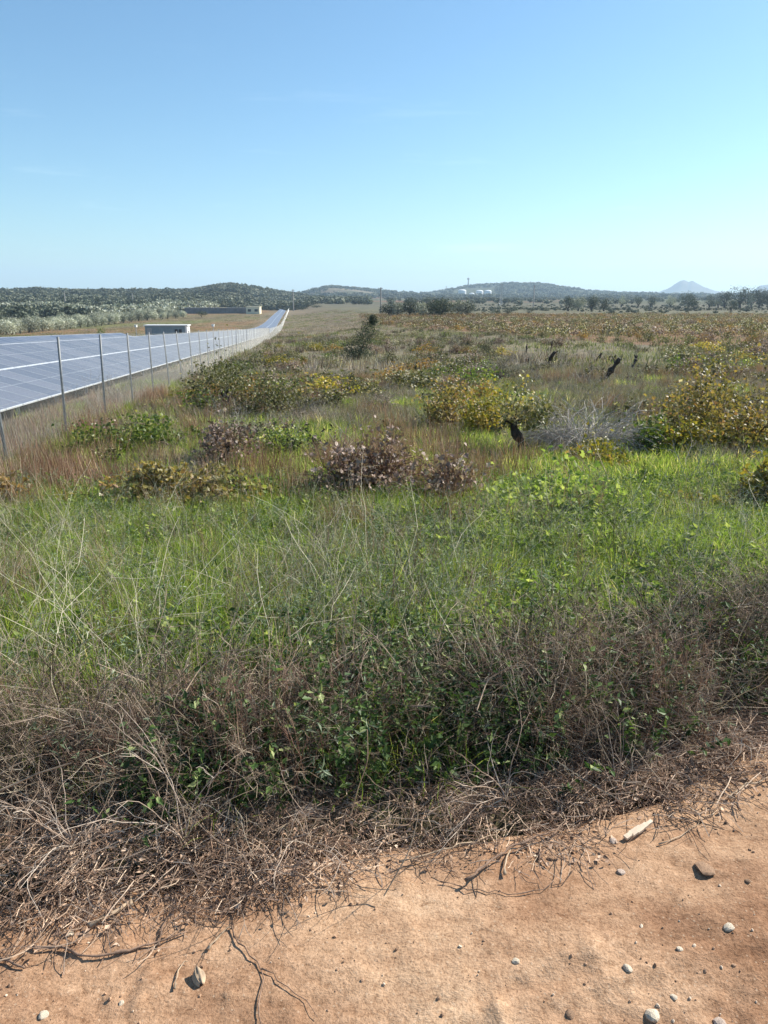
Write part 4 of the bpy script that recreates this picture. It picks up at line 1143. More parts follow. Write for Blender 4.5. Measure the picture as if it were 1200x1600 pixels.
# joined versions for the mass
AVJ = []
for k, mt in enumerate(['v_rust', 'v_olive', 'v_orange', 'v_brown', 'v_rust', 'v_olive']):
    g = np.random.default_rng(800 + k); mb = MB(); n = 130
    d = g.normal(size=(n, 3)); P = d * np.array([.42, .42, .22]) + np.array([0, 0, .45])
    P[:, 2] = np.maximum(P[:, 2], .1)
    mb.leaves(P, g.normal(size=(n, 3)) + np.array([0, 0, .6]), .16 * (.6 + .7 * g.random(n)), VLEAF_S, g.random(n), 0, g)
    AVJ.append(mb.mesh("vine_mass", M[mt]))
i0 = 45; n = len(X_) - i0
if n > 0:
    s = .6 + .45 * gg.random(n)
    scatter("vineyard_rows", AVJ, np.stack([X_[i0:], Y_[i0:], Z_[i0:] - .05], 1), kidx[i0:], np.stack([np.zeros(n), np.zeros(n), gg.random(n) * 6], 1), np.stack([s, s, s], 1), "orange and olive vineyard rows stretching back to the trees")

# ------------------------------------------------------------------ fence
def fpt(t, X, z=0.0):
    p = D2 * t + L2 * X
    return np.array([p[0], p[1], float(terrain(np.array([p[0]]), np.array([p[1]]))[0]) + z])
FX = 4.5; PH = 1.95
tposts = 8.75 + 3.05 * np.arange(0, 180)
FP = np.stack([D2[0] * tposts + L2[0] * FX, D2[1] * tposts + L2[1] * FX], 1)
FZ = terrain(FP[:, 0], FP[:, 1])
FZs = np.convolve(np.pad(FZ, 3, 'edge'), np.ones(7) / 7, 'valid')
fence = thing("wire_fence", (float(FP[0, 0]), float(FP[0, 1]), float(FZs[0])), "long chain link fence on grey steel posts between the field and the solar panels", "fence")
mb = MB(); mb.tube(np.array([[(0, 0, -.3), (0, 0, PH * .5), (0, 0, PH)]]), .025, 8, .5, cap=True)
pm = mb.mesh("post", M['post'], True)
for k in range(len(tposts)):
    o = link("post", pm, fence, (FP[k, 0] - FP[0, 0], FP[k, 1] - FP[0, 1], FZs[k] - FZs[0]))
    o.rotation_euler = (.022 * gg.normal(), .022 * gg.normal(), 0)
def topz(t): return np.interp(t, tposts, FZs)
mb = MB(); sp = .075; bot, top = .04, PH - .06; Hn = top - bot
for sgn in (1, -1):
    t0 = np.arange(8.75 - Hn, 130, sp)
    K = 6; f = np.linspace(0, 1, K)
    T = t0[:, None] + Hn * (f[None] if sgn > 0 else 1 - f[None])
    Z = topz(T) + bot + Hn * f[None]
    ok = (T > 8.7).all(1); T = T[ok]; Z = Z[ok]
    off = .002 * sgn
    P = np.stack([D2[0] * T + L2[0] * (FX - .03 + off), D2[1] * T + L2[1] * (FX - .03 + off), Z], -1) - np.array([FP[0, 0], FP[0, 1], FZs[0]])
    mb.tube(P, .0010, 3, .5)
link("chain_mesh", mb.mesh("chain_mesh", M['wire']), fence, kind="stuff")
mb = MB()
sp = .5
for sgn in (1, -1):
    t0 = np.arange(130, tposts[-1] - Hn, sp); f = np.linspace(0, 1, 2)
    T = t0[:, None] + Hn * (f[None] if sgn > 0 else 1 - f[None]); Z = topz(T) + bot + Hn * f[None]
    P = np.stack([D2[0] * T + L2[0] * (FX - .03), D2[1] * T + L2[1] * (FX - .03), Z], -1) - np.array([FP[0, 0], FP[0, 1], FZs[0]])
    mb.tube(P, .0018, 3, .5)
link("chain_mesh", mb.mesh("chain_mesh", M['wire']), fence, kind="stuff")
for hh in (.05, 1.0, PH - .05):
    mb = MB(); T = tposts
    P = np.stack([D2[0] * T + L2[0] * (FX - .034), D2[1] * T + L2[1] * (FX - .034), FZs + hh], -1) - np.array([FP[0, 0], FP[0, 1], FZs[0]])
    mb.tube(P[None], .0022, 3, .5)
    link("tension_wire", mb.mesh("tension_wire", M['wire']), fence)

# ------------------------------------------------------------------ solar rows
TILT = R(17); MW, MH = 1.04, 2.03
mb = MB(); fw = .028; th_ = .04
mb.box(0, 0, -th_, fw * .8, MH, 0, m=2); mb.box(MW - fw * .8, 0, -th_, MW, MH, 0, m=2)
mb.box(fw * .8, 0, -th_, MW - fw * .8, fw, 0, m=0); mb.box(fw * .8, MH - fw, -th_, MW - fw * .8, MH, 0, m=0)
mb.add([(fw * .8, fw, -.004), (MW - fw * .8, fw, -.004), (MW - fw * .8, MH - fw, -.004), (fw * .8, MH - fw, -.004)], [(0, 1, 2, 3)], m=1)
mb.add([(fw, MH / 2 - .010, -.0025), (MW - fw, MH / 2 - .010, -.0025), (MW - fw, MH / 2 + .010, -.0025), (fw, MH / 2 + .010, -.0025)], [(0, 1, 2, 3)], m=2)
mb.add([(fw, fw, -.03), (fw, MH - fw, -.03), (MW - fw, MH - fw, -.03), (MW - fw, fw, -.03)], [(0, 1, 2, 3)], m=0)
M["side"] = plain_mat("dull_frame_side", (.42, .45, .5), .45, .3, 3, .06)
PM = mb.mesh("panel", [M['frame'], M['glass'], M["side"]])
PMV = np.concatenate(mb.V); PMQ = np.concatenate(mb.Q); PMm = np.concatenate(mb.Qm)
def solar_row(X0, t0, t1, label, maxparts, lift=.32):
    n = int((t1 - t0) / (MW + .015))
    ts = t0 + (MW + .015) * np.arange(n)
    gz = prof(ts, PL)                                   # the row follows the smooth slope
    p0 = D2 * ts[0] + L2 * X0
    base = np.array([p0[0], p0[1], gz[0]])
    root = thing("solar_row", tuple(base), label, "solar panels", "tilted rows of solar panels")
    A = np.array([D2[0], D2[1], 0.]); 
    parts = []
    for r_ in range(2):
        for i in range(n): parts.append((ts[i], i, r_))
    parts.sort()
    rest = MB(); cnt = 0
    for (tt, i, r_) in parts:
        sl = (gz[min(i + 1, n - 1)] - gz[max(i - 1, 0)]) / ((min(i + 1, n - 1) - max(i - 1, 0)) * (MW + .015))
        ex = np.array([D2[0], D2[1], sl]); ex /= np.linalg.norm(ex)
        ey = np.array([L2[0] * math.cos(TILT), L2[1] * math.cos(TILT), math.sin(TILT)])
        ey -= ex * (ex @ ey); ey /= np.linalg.norm(ey)
        ez = np.cross(ex, ey)
        flip = ez[2] < 0
        if flip:                                        # keep the glass upwards
            ex = -ex; ez = -ez
        o3 = np.array([D2[0] * tt + L2[0] * X0, D2[1] * tt + L2[1] * X0, gz[i] + lift]) + ey * r_ * (MH + .03)
        if flip: o3 = o3 - ex * MW
        o3 = o3 - base
        Mx = np.eye(4); Mx[:3, 0] = ex; Mx[:3, 1] = ey; Mx[:3, 2] = ez; Mx[:3, 3] = o3
        if cnt < maxparts:
            o = link("panel", PM, root); o.matrix_basis = Matrix(Mx.tolist())
            cnt += 1
        else:
            V = PMV @ Mx[:3, :3].T + o3
            for m_ in (0, 1, 2):
                rest.add(V if m_ == 0 else V, PMQ[PMm == m_], m=m_)
    if rest.n: link("far_panels", rest.mesh("far_panels", [M['frame'], M['glass'], M["side"]]), root, kind="stuff")
    # rails and legs
    T = ts[::3]; gzz = gz[::3]
    for q in (.45, 1.55, 2.5, 3.6):
        mb = MB()
        P = np.stack([D2[0] * T + L2[0] * (X0 + q * math.cos(TILT)), D2[1] * T + L2[1] * (X0 + q * math.cos(TILT)), gzz + lift - .075 + q * math.sin(TILT)], -1) - base
        mb.tube(P[None], .03, 4, .5)
        link("rail", mb.mesh("rail", M['metal']), root)
    mb = MB(); mb.box(-.04, -.04, -.3, .04, .04, 1.0); lm = mb.mesh("leg", M['metal'])
    for q in (.55, 3.2):
        for tt in ts[1::3][:45]:
            gx, gy = D2 * tt + L2 * (X0 + q * math.cos(TILT))
            hgt = lift - .1 + q * math.sin(TILT)
            o = link("leg", lm, root, (gx - base[0], gy - base[1], float(np.interp(tt, ts, gz)) - base[2]))
            o.scale = (1, 1, hgt)
    return root
solar_row(6.5, 9.0, 555, "long tilted row of blue grey solar panels just behind the wire fence", 300, .34)
solar_row(14.5, 22, 84, "second row of solar panels, only its upper strip showing behind the first row", 120, .34)

# ------------------------------------------------------------------ buildings
def at_px(px, dist):
    """ground point under a pixel column at a distance"""
    a = math.atan((px - 600) / FPX * CP); x, y = dist * math.sin(a), dist * math.cos(a)
    return np.array([x, y, float(terrain(np.array([x]), np.array([y]))[0])])
c = at_px(258, 150)
kz = c[2]
kio = thing("electrical_cabin", (c[0], c[1], kz), "electrical cabin behind the panels, white flat roof, front shade and sunlit end painted in", "cabin", rz=R(2))
top_z = CAM_H - .0335 * 150
h = max(2.4, top_z - kz)
mb = MB(); mb.box(-3.9, -1.25, -.3, 3.55, 1.25, h - .18); link("wall", mb.mesh("wall", M['shadewall']), kio)  # shaded front, its shade put into the grey colour
mb = MB(); mb.box(3.553, -1.26, -.3, 3.9, 1.26, h - .18); link("end_wall", mb.mesh("end_wall", M['white']), kio)  # sunlit end, the sunlight painted in as a whiter colour
mb = MB(); mb.box(-4.1, -1.45, h - .177, 4.1, 1.45, h); link("roof", mb.mesh("roof", M['white']), kio)
mb = MB(); mb.box(-3.6, -1.30, 0, -2.7, -1.253, 2.0); d = link("door", mb.mesh("door", M['metal']), kio)
mb = MB(); mb.box(-2.86, -1.34, .95, -2.80, -1.303, 1.1); link("handle", mb.mesh("handle", M['dark']), d)
for xv in (1.6, 2.35):
    mb = MB(); mb.box(xv, -1.28, 1.0, xv + .55, -1.253, 1.75)
    v_ = link("vent", mb.mesh("vent", M['dark']), kio)
for xv in np.arange(-2.4, 1.4, 1.2):
    mb = MB(); mb.box(xv, -1.266, 0, xv + .03, -1.253, h - .3); link("panel_joint", mb.mesh("panel_joint", M['metal']), kio)
# the two slim poles with small white heads
for px, ytop, dist, lab in ((330, 510, 120, "slim pole with a small white head behind the right end of the posts"), (208, 511, 120, "slim pole with a small white head left of the electrical cabin")):
    c = at_px(px, dist); zt = CAM_H + dist * ray(px, ytop)[2] / math.hypot(*ray(px, ytop)[:2])
    hh = max(2, zt - c[2])
    t = thing("lamp_pole", tuple(c), lab, "lamp pole", "slim poles with white heads among the panels")
    mb = MB(); mb.tube(np.array([[(0, 0, -.3), (0, 0, hh)]]), .05, 8, .5); link("pole", mb.mesh("pole", M['metal']), t)
    mb = MB(); mb.box(-.16, -.2, hh - .02, .16, .2, hh + .28); mb.box(-.22, -.26, hh + .283, .22, .26, hh + .33); link("head", mb.mesh("head", M['white']), t)

def block(name, cat, label, px, py, wpx, hpx, dist, mat, roofmat=None, depth=8, rz=0, nwin=0, gable=False):
    c = at_px(px, dist)
    w = wpx / FPX * dist; h = hpx / FPX * dist
    zb = CAM_H + dist * ray(px, py)[2] / math.hypot(*ray(px, py)[:2])
    zb = min(zb, 1e9); base = c[2]
    hh = max(zb + h - base, 1.5)
    t = thing(name, (c[0], c[1], base), label, cat, rz=rz)
    mb = MB(); mb.box(-w / 2, 0, -1.5, w / 2, depth, hh); link("wall", mb.mesh("wall", mat), t)
    rm = roofmat or mat
    mb = MB()
    if gable:
        rh = h * .4
        mb.add([(-w / 2 - .3, -.3, hh + .003), (w / 2 + .3, -.3, hh + .003), (w / 2 + .3, depth + .3, hh + .003), (-w / 2 - .3, depth + .3, hh + .003), (-w / 2 - .3, depth / 2, hh + rh), (w / 2 + .3, depth / 2, hh + rh)],
               [(0, 1, 5, 4), (2, 3, 4, 5), (0, 3, 2, 1)], [(0, 4, 3), (1, 2, 5)])
    else:
        mb.box(-w / 2 - .2, -.2, hh + .003, w / 2 + .2, depth + .2, hh + .25)
    link("roof", mb.mesh("roof", rm), t)
    for k in range(nwin):
        xw = -w / 2 + w * (k + .5) / nwin
        mb = MB(); mb.box(xw - w * .12 / max(1, nwin / 2), -.06, hh * .35, xw + w * .12 / max(1, nwin / 2), -.003, hh * .7)
        link("window", mb.mesh("window", M['dark']), t)
    return t, w, hh
t, w, hh = block("long_shed", "shed", "long low dark shed on the slope left of the array's far end", 337, 490, 94, 7.5, 470, M['darknet'], M['darknet'], 9)
for k in range(16):
    xw = -w / 2 + w * (k + .5) / 16
    mb = MB(); mb.box(xw - .12, -.16, -1.4, xw + .12, -.003, hh - .1); link("buttress", mb.mesh("buttress", M['darknet']), t)
block("cream_building", "building", "small cream building at the right end of the long dark shed", 394, 489, 20, 8.5, 455, M['cream'], M['cream'], 7, nwin=2)
block("white_house", "house", "white farmhouse on the wooded hillside, left one of two close together", 247, 472, 5.5, 6, 900, M['white'], M['white'], 6, nwin=1, gable=True)
block("white_house", "house", "white farmhouse on the wooded hillside, right one of two close together", 256, 472, 6, 5, 900, M['white'], M['white'], 6, nwin=1, gable=True)
block("white_house", "house", "tiny white house above the olive grove at the far left", 64, 476, 5, 4, 700, M['white'], M['roof'], 6, nwin=1, gable=True)
block("white_house", "house", "small white house behind the left end of the long shed", 303, 483, 9, 3.5, 560, M['white'], M['white'], 6, nwin=2)
# white tanks on the far hill
for px, py, wpx, hpx, lab in ((722, 461, 12, 8, "white storage tank on the far hill, leftmost of the four"), (737, 463, 8, 5, "smallest white storage tank on the far hill, second from the left"),
                              (749, 462, 11, 8, "white storage tank on the far hill, third from the left"), (762, 462, 11, 8, "white storage tank on the far hill, rightmost of the four")):
    c = hit(px, py + 1); dist = math.hypot(c[0], c[1]); r_ = wpx / 2 / FPX * dist
    d = ray(px, py); zb = CAM_H + dist * d[2] / math.hypot(d[0], d[1]); hh = hpx / FPX * dist
    zt = zb + hh; z0 = c[2]
    if zt - z0 < hh: zt = z0 + hh
    t = thing("storage_tank", (c[0], c[1], z0), lab, "tank", "white storage tanks on the far hill")
    mb = MB(); mb.tube(np.array([[(0, 0, -4), (0, 0, zt - z0 - hh * .25)]]), r_, 20, .5, cap=True); link("tank_wall", mb.mesh("tank_wall", M['white'], False), t)
    mb = MB(); q = np.linspace(0, 1, 6)
    mb.tube(np.stack([q * 0, q * 0, zt - z0 - hh * .25 + .05 + q * hh * .25], -1)[None], (r_ * np.sqrt(1 - q ** 2 * .98))[None], 20, .5, cap=True); link("dome", mb.mesh("dome", M['white'], True), t)
# tower on the ridge
def skyline_top(px, py, dist):
    d = ray(px, py); return CAM_H + dist * d[2] / math.hypot(d[0], d[1])
c = at_px(731, 2890); zt = skyline_top(731, 434, 2890); hh = zt - c[2]
t = thing("ridge_tower", tuple(c), "slim grey tower with a wider head on the ridge of the far hill", "tower")
mb = MB(); mb.tube(np.array([[(0, 0, -3), (0, 0, hh * .5), (0, 0, hh * .78)]]), np.array([[2.4, 2.0, 1.9]]), 10, .5); link("shaft", mb.mesh("shaft", M['polewood']), t)
mb = MB(); mb.tube(np.array([[(0, 0, hh * .78), (0, 0, hh * .84), (0, 0, hh * .95), (0, 0, hh * .97)]]), np.array([[2.0, 4.2, 4.2, 1.5]]), 10, .5, cap=True); link("head", mb.mesh("head", M['polewood']), t)
mb = MB(); mb.tube(np.array([[(0, 0, hh * .97), (0, 0, hh * 1.08)]]), .5, 5, .5); link("antenna", mb.mesh("antenna", M['polewood']), t)
c = at_px(697, 2700); zt = skyline_top(697, 447, 2700); hh = zt - c[2]
t = thing("small_mast", tuple(c), "small mast on the left slope of the far hill", "mast")
mb = MB(); mb.tube(np.array([[(0, 0, -3), (0, 0, hh)]]), .9, 6, .5); link("pole", mb.mesh("pole", M['polewood']), t)
mb = MB(); mb.box(-2.2, -.4, hh * .85, 2.2, .4, hh * .9); link("crossarm", mb.mesh("crossarm", M['polewood']), t)
# power poles
def power_pole(px, ytop, dist, lab, r_=.16, lattice=False):
    c = at_px(px, dist); hh = skyline_top(px, ytop, dist) - c[2]
    t = thing("power_pole", tuple(c), lab, "power pole", "power poles crossing the plain")
    if lattice:
        w0, w1 = hh * .055, hh * .02
        mb = MB()
        for sx in (-1, 1):
            for sy in (-1, 1):
                mb.tube(np.array([[(sx * w0, sy * w0, -1), (sx * w1, sy * w1, hh)]]), .12, 4, .5)
        link("tower_leg", mb.mesh("tower_leg", M['metal']), t)
        mb = MB()
        for k in range(9):
            f0, f1 = k / 9, (k + 1) / 9
            a0, a1 = w0 + (w1 - w0) * f0, w0 + (w1 - w0) * f1
            for s_ in (-1, 1):
                mb.tube(np.array([[(-a0 * s_, -a0, f0 * hh), (a1 * s_, -a1, f1 * hh)]]), .06, 3, .5)
                mb.tube(np.array([[(-a0, a0 * s_, f0 * hh), (-a1, -a1 * s_, f1 * hh)]]), .06, 3, .5)
        link("bracing", mb.mesh("bracing", M['metal']), t)
        arms = (.80, .9, .98)
    else:
        mb = MB(); mb.tube(np.array([[(0, 0, -1), (0, 0, hh)]]), np.array([[r_ * 1.2, r_ * .8]]), 7, .5); link("pole", mb.mesh("pole", M['polewood']), t)
        arms = (.94,)
    for f in arms:
        al = hh * (.10 if lattice else .07)
        mb = MB(); mb.box(-al, -.08, hh * f - .08, al, .08, hh * f + .08); ar = link("crossarm", mb.mesh("crossarm", M['polewood']), t)
        for q in (-.9, 0.4, .9):
            mb = MB(); mb.tube(np.array([[(al * q, 0, hh * f + .08), (al * q, 0, hh * f + .45)]]), .09, 5, .5, cap=True); link("insulator", mb.mesh("insulator", M['dark']), ar)
    return c, hh
power_pole(595, 449, 330, "tall power pole left of the dark tree group in the middle", .3)
power_pole(458, 452, 560, "power pole at the far end of the wire fence", .4)
power_pole(783, 444, 620, "lattice power pylon in front of the far hill right of the tanks", lattice=True)
power_pole(834, 445, 480, "power pole in front of the far hill, right of the lattice pylon", .35)
power_pole(101, 455, 620, "power pole among trees on the left hillside", .45)
power_pole(207, 458, 620, "power pole on the left hillside, right of the other one", .45)

# ------------------------------------------------------------------ trees
def tree_meshes(seed, mat, w, h, n=900, leaf=.28, bushy=False):
    g = np.random.default_rng(seed)
    tr = trunk_mesh(seed, h * (.18 if bushy else .3), .04 * h, 4, h * .3)
    lob = []
    for k in range(9):
        a_ = g.random() * 6.28; q = w * .30 * math.sqrt(g.random())
        zc = h * ((.26 if bushy else .48) + .34 * g.random())
        rr_ = w * (.22 + .12 * g.random())
        lob.append((math.cos(a_) * q, math.sin(a_) * q, zc, rr_, rr_, min(rr_, h * .28)))
    cr = leafy_crown(seed + 1, lob, n, leaf, mat)
    return tr, cr
def put_tree(ms, loc, rz, s, label, name, group=None):
    t = thing(name, loc, label, "tree", group, rz, s)
    link("trunk", ms[0], t); link("crown", ms[1], t, kind="stuff")
    return t
OT = [tree_meshes(900 + k, 'olive', 5.0, 4.8, 1300, .38, True) for k in range(4)]
# olive rows on the left: three front rows as trees
gx = []
rows = 0
protos = {}
for r_ in range(3):
    for q in range(30):
        dist = 205 + r_ * 34 + q * (5.0 + r_ * 1.5) + gg.normal() * .8
        u_ = -42 - r_ * 26 - 0.10 * (q * 5.5) + gg.normal() * .8
        # the grove edge runs from the left frame edge towards the long shed
        px = np.interp(q, [0, 29], [-60 + 20 * r_, 285 - 10 * r_]) + gg.normal() * 2
        dist = np.interp(q, [0, 29], [205 + 38 * r_, 400 + 36 * r_]) + gg.normal() * 2
        c = at_px(px, dist); k = int(gg.integers(0, 4)); s = gg.uniform(.85, 1.15)
        lab = ["grey green olive tree in the front row of the grove left of the panels", "grey green olive tree in the second row of the grove", "grey green olive tree in the third row of the grove"][r_]
        grp = ["olive trees in the front row of the grove", "olive trees in the second row of the grove", "olive trees in the third row of the grove"][r_]
        lab = ("small " if s < .95 else ("tall " if s > 1.05 else "")) + lab.replace(" left of the panels", "").replace("grey green ", "") + (" at the left edge" if px < 70 else (" behind the posts" if px < 180 else " towards the shed"))
        if k not in protos: protos[k] = put_tree(OT[k], tuple(c), gg.uniform(0, 6), s, lab, "olive_tree", grp)
        else: copy_thing(protos[k], tuple(c), gg.uniform(0, 6), s, lab, grp)
# grove behind as one mass
def tree_blob(seed, mat, n=60, w=4.4, h=4.2, leaf=1.1):
    g = np.random.default_rng(seed); mb = MB()
    d = g.normal(size=(n, 3)); d /= np.linalg.norm(d, axis=1, keepdims=True)
    P = d * np.array([w / 2, w / 2, h * .38]) * (.55 + .5 * g.random(n))[:, None] + np.array([0, 0, h * .55])
    mb.leaves(P, d + g.normal(size=(n, 3)) * .5, leaf * (.6 + .7 * g.random(n)), VLEAF_S, g.random(n), 0, g)
    mb.tube(np.array([[(0, 0, -.5), (0, 0, h * .5)]]), .2, 4, .05)
    return mb.mesh("tree_mass", M[mat])
OB = [tree_blob(950 + k, 'olive') for k in range(3)]
WB = [tree_blob(960 + k, 'wood', 70, 5.5, 5.0, 1.3) for k in range(4)]
M['wood_dark'] = veg_mat("woodland_dark_leaf", G_((0., (.03, .04, .022)), (.5, (.065, .078, .048)), (1., (.14, .15, .10))), .1, .7, .6)
PB = [tree_blob(970 + k, 'wood_dark', 70, 5.5, 5.5, 1.3) for k in range(2)]
n = 2600
a_ = -R(30) + R(22) * gg.random(n); r0 = 330 + 420 * gg.random(n)
x, y = r0 * np.sin(a_), r0 * np.cos(a_)
x = np.round(x / 6.5) * 6.5 + gg.normal(size=n) * .6; y = np.round(y / 7.5) * 7.5 + gg.normal(size=n) * .6
t, u = tu(x, y)
front = np.interp(np.degrees(np.arctan2(x, y)), [-30, -15, -11], [330, 470, 520])
kq = (u < -60) & (np.hypot(x, y) > front) & (gg.random(n) < np.where(np.hypot(x, y) > 620, .5, .9))
x, y = x[kq], y[kq]; n = len(x)
s = .8 + .5 * gg.random(n)
kd = np.where(fbm(x, y, 60, 3, 61) > .56, gg.integers(3, 5, n), gg.integers(0, 3, n))
scatter("olive_grove", OB + PB, np.stack([x, y, terrain(x, y)], 1), kd, np.stack([0 * x, 0 * x, gg.random(n) * 6], 1), np.stack([s, s, s * .95], 1), "olive grove and dark trees rising behind the front olive rows")
# woodland on the hills
def wood_scatter(name, n, r0, r1, a0, a1, s0, s1, dens, label, thr=.40):
    a_ = R(a0) + R(a1 - a0) * gg.random(n); r_ = np.sqrt(r0 ** 2 + (r1 ** 2 - r0 ** 2) * gg.random(n))
    x, y = r_ * np.sin(a_), r_ * np.cos(a_)
    kq = gg.random(n) < dens * sstep(thr, thr + .12, fbm(x, y, 90 * r1 / 1400, 4, 71))
    pc = 600 + FPX / CP * x / y; kq &= ~((pc > 710) & (pc < 774) & (r_ > 2250) & (r_ < 2720))
    x, y = x[kq], y[kq]; m = len(x)
    s = s0 + (s1 - s0) * gg.random(m) ** 1.8
    kd = np.where(gg.random(m) < .22, gg.integers(4, 6, m), gg.integers(0, 4, m))
    scatter(name, WB + PB, np.stack([x, y, terrain(x, y) - .3], 1), kd, np.stack([0 * x, 0 * x, gg.random(m) * 6], 1), np.stack([s, s, s * .8], 1), label)
wood_scatter("hill_woodland", 17000, 640, 1480, -33, -1, .35, 1.7, 1.0, "dark scrub woodland covering the near hills on the left", .36)
wood_scatter("far_woodland", 12000, 1600, 3000, -10, 32, .9, 2.6, .9, "scrub woodland on the far blue hills", .38)
wood_scatter("plain_scrub", 2600, 330, 640, 0, 32, .12, .42, .6, "low scattered scrub on the plain beyond the vineyard", .40)
wood_scatter("plain_woodland", 2500, 620, 1700, 0, 32, .7, 1.3, .55, "scattered scrub and trees on the distant plain", .44)

# tree groups that can be told apart
def tree_px(px, py, wpx, hpx, dist, mat, label, name, seed, bushy=True, n=1900, group=None):
    c = at_px(px, dist); w = wpx / FPX * dist
    d = ray(px, py - hpx); zt = CAM_H + dist * d[2] / math.hypot(d[0], d[1])
    h = max(zt - c[2], hpx / FPX * dist * .7)
    ms = tree_meshes(seed, mat, w * 1.2, h * 1.22, n, max(.16, w * .06), bushy)
    return put_tree(ms, tuple(c), 0, 1, label, name, group)
G1 = "trees of the dark group in the middle distance"
for k, (px, py, w, h, m_, lab) in enumerate([
    (608, 486, 20, 14, 'pine', "low dark tree at the left end of the middle tree group"),
    (622, 487, 22, 16, 'olive', "olive tree second from the left in the middle tree group"),
    (640, 487, 22, 17, 'pine', "dark tree third from the left in the middle tree group"),
    (657, 488, 24, 18, 'olive', "olive tree just left of the big round dark tree"),
    (672, 488, 20, 17, 'pine', "small dark tree touching the left of the big round one"),
    (690, 490, 36, 25, 'pine', "big round dark tree, largest of the middle tree group"),
    (716, 488, 24, 18, 'olive', "olive tree right of the big round dark tree"),
    (730, 486, 18, 17, 'pine', "dark tree at the right end of the middle tree group")]):
    tree_px(px, py, w * 1.3, h, 250 if k != 5 else 240, m_, lab, "olive_tree" if m_ == 'olive' else "evergreen_tree", 1100 + k)
for k, (px, py, w, h, m_, lab) in enumerate([
    (640, 470, 16, 7, 'pine', "dark tree showing over the left of the middle group"), (664, 470, 16, 7, 'pine', "dark tree showing over the centre of the middle group")]):
    tree_px(px, py, w, h, 520, m_, lab, "evergreen_tree", 1120 + k)
for k, (px, py, w, h, m_, lab) in enumerate([
    (889, 481, 18, 21, 'pine', "dark tree at the left of the four tree group right of the far hill"),
    (905, 482, 24, 19, 'olive', "grey green round tree, second of the four tree group"),
    (926, 481, 20, 21, 'pine', "dark tall tree, third of the four tree group"),
    (945, 481, 15, 16, 'pine', "small dark tree at the right of the four tree group")]):
    tree_px(px, py, w, h, 380, m_, lab, "round_tree", 1130 + k, True)
for k, (px, py, w, h, lab) in enumerate([
    (775, 493, 14, 7, "small dark bush in the plain left of the round bush"), (794, 495, 15, 10, "small dark round bush standing alone in the plain"),
    (827, 490, 11, 11, "small dark bush right of the lone round bush"), (1022 - 68, 493, 12, 6, "low grey bush in front of the four tree group"),
    (313, 494, 16, 8, "dark bush in front of the long dark shed"), (446, 481, 0, 0, None)]):
    if lab: tree_px(px, py, w, h, 290 if px > 500 else 400, 'pine', lab, "round_bush", 1140 + k, True, 700)
tree_px(450, 486, 14, 6, 600, 'pine', "dark bush at the end of the solar row beside the fence", "round_bush", 1150, True, 500)
tree_px(472, 487, 16, 7, 560, 'pine', "dark bush right of the far end of the fence", "round_bush", 1151, True, 500)
tree_px(494, 486, 14, 6, 560, 'pine', "second dark bush right of the far end of the fence", "round_bush", 1152, True, 500)
tree_px(152, 521, 9, 11, 170, 'weed', "small bright green bush in the brown field behind the panels", "round_bush", 1153, True, 400)
RTREE = [(972, 466, 10, 7), (998, 470, 11, 10), (1018, 470, 13, 11), (1049, 469, 13, 11), (1077, 470, 20, 14), (1110, 468, 14, 10), (1124, 471, 10, 10), (1134, 468, 20, 17), (1158, 467, 26, 20), (1176, 470, 15, 14), (1188, 466, 24, 18), (1205, 468, 22, 21), (1230, 468, 26, 20), (1088, 476, 16, 10), (1145, 474, 14, 9)]
RL = ["tiny round tree, first of the far right line", "small round tree left of the conical mountain, second of the line", "small round tree left of the mountain, third of the line", "round tree just left of the conical mountain",
      "wide dark tree under the conical mountain's right side", "dark round tree right of the mountain", "small dark upright tree right of the mountain", "round tree starting the tall group at the right", "large dark tree in the middle of the right group",
      "smaller grey tree in front of the right group", "dark tree near the right edge with flat top", "tall dark tree at the right edge", "tree beyond the right edge group", "pale round bush below the conical mountain", "low grey bush in front of the right tree group"]
for k, (px, py, w, h) in enumerate(RTREE):
    tree_px(px, py, w, h, 560 if k < 13 else 430, 'pine' if k % 3 else 'olive', RL[k], "round_tree" if k < 13 else "round_bush", 1200 + k, True, 1500)

# dark hedge strips across the plain
def hedge(px0, px1, py, hpx, label, seed):
    g = np.random.default_rng(seed); dist0 = None
    dist = 440
    c0, c1 = at_px(px0, dist), at_px(px1, dist)
    L = np.linalg.norm(c1[:2] - c0[:2]); n = int(L * 26); h = hpx / FPX * dist
    f = g.random(n); mb = MB()
    P = np.stack([c0[0] + (c1[0] - c0[0]) * f, c0[1] + (c1[1] - c0[1]) * f, 0 * f], 1)
    P[:, 2] = terrain(P[:, 0], P[:, 1]) + g.random(n) * h * (.8 + .35 * fbm(f * L, 0 * f, 6, 3))
    P[:, 1] += g.normal(size=n) * .5
    P -= c0
    mb.leaves(P, g.normal(size=(n, 3)) + np.array([0, -.3, .5]), .4 * (.6 + .6 * g.random(n)), VLEAF_S, g.random(n) * .8, 0, g)
    t = thing("hedge", tuple(c0), label, "hedge")
    link("foliage", mb.mesh("foliage", M['pine']), t, kind="stuff")
hedge(1008, 1260, 480, 3.6, "long low dark hedge line crossing the plain at the right", 1)
hedge(930, 985, 479, 2.6, "short low dark hedge right of the four tree group", 2)
hedge(765, 880, 479, 3.0, "low dark hedge left of the four tree group", 3)

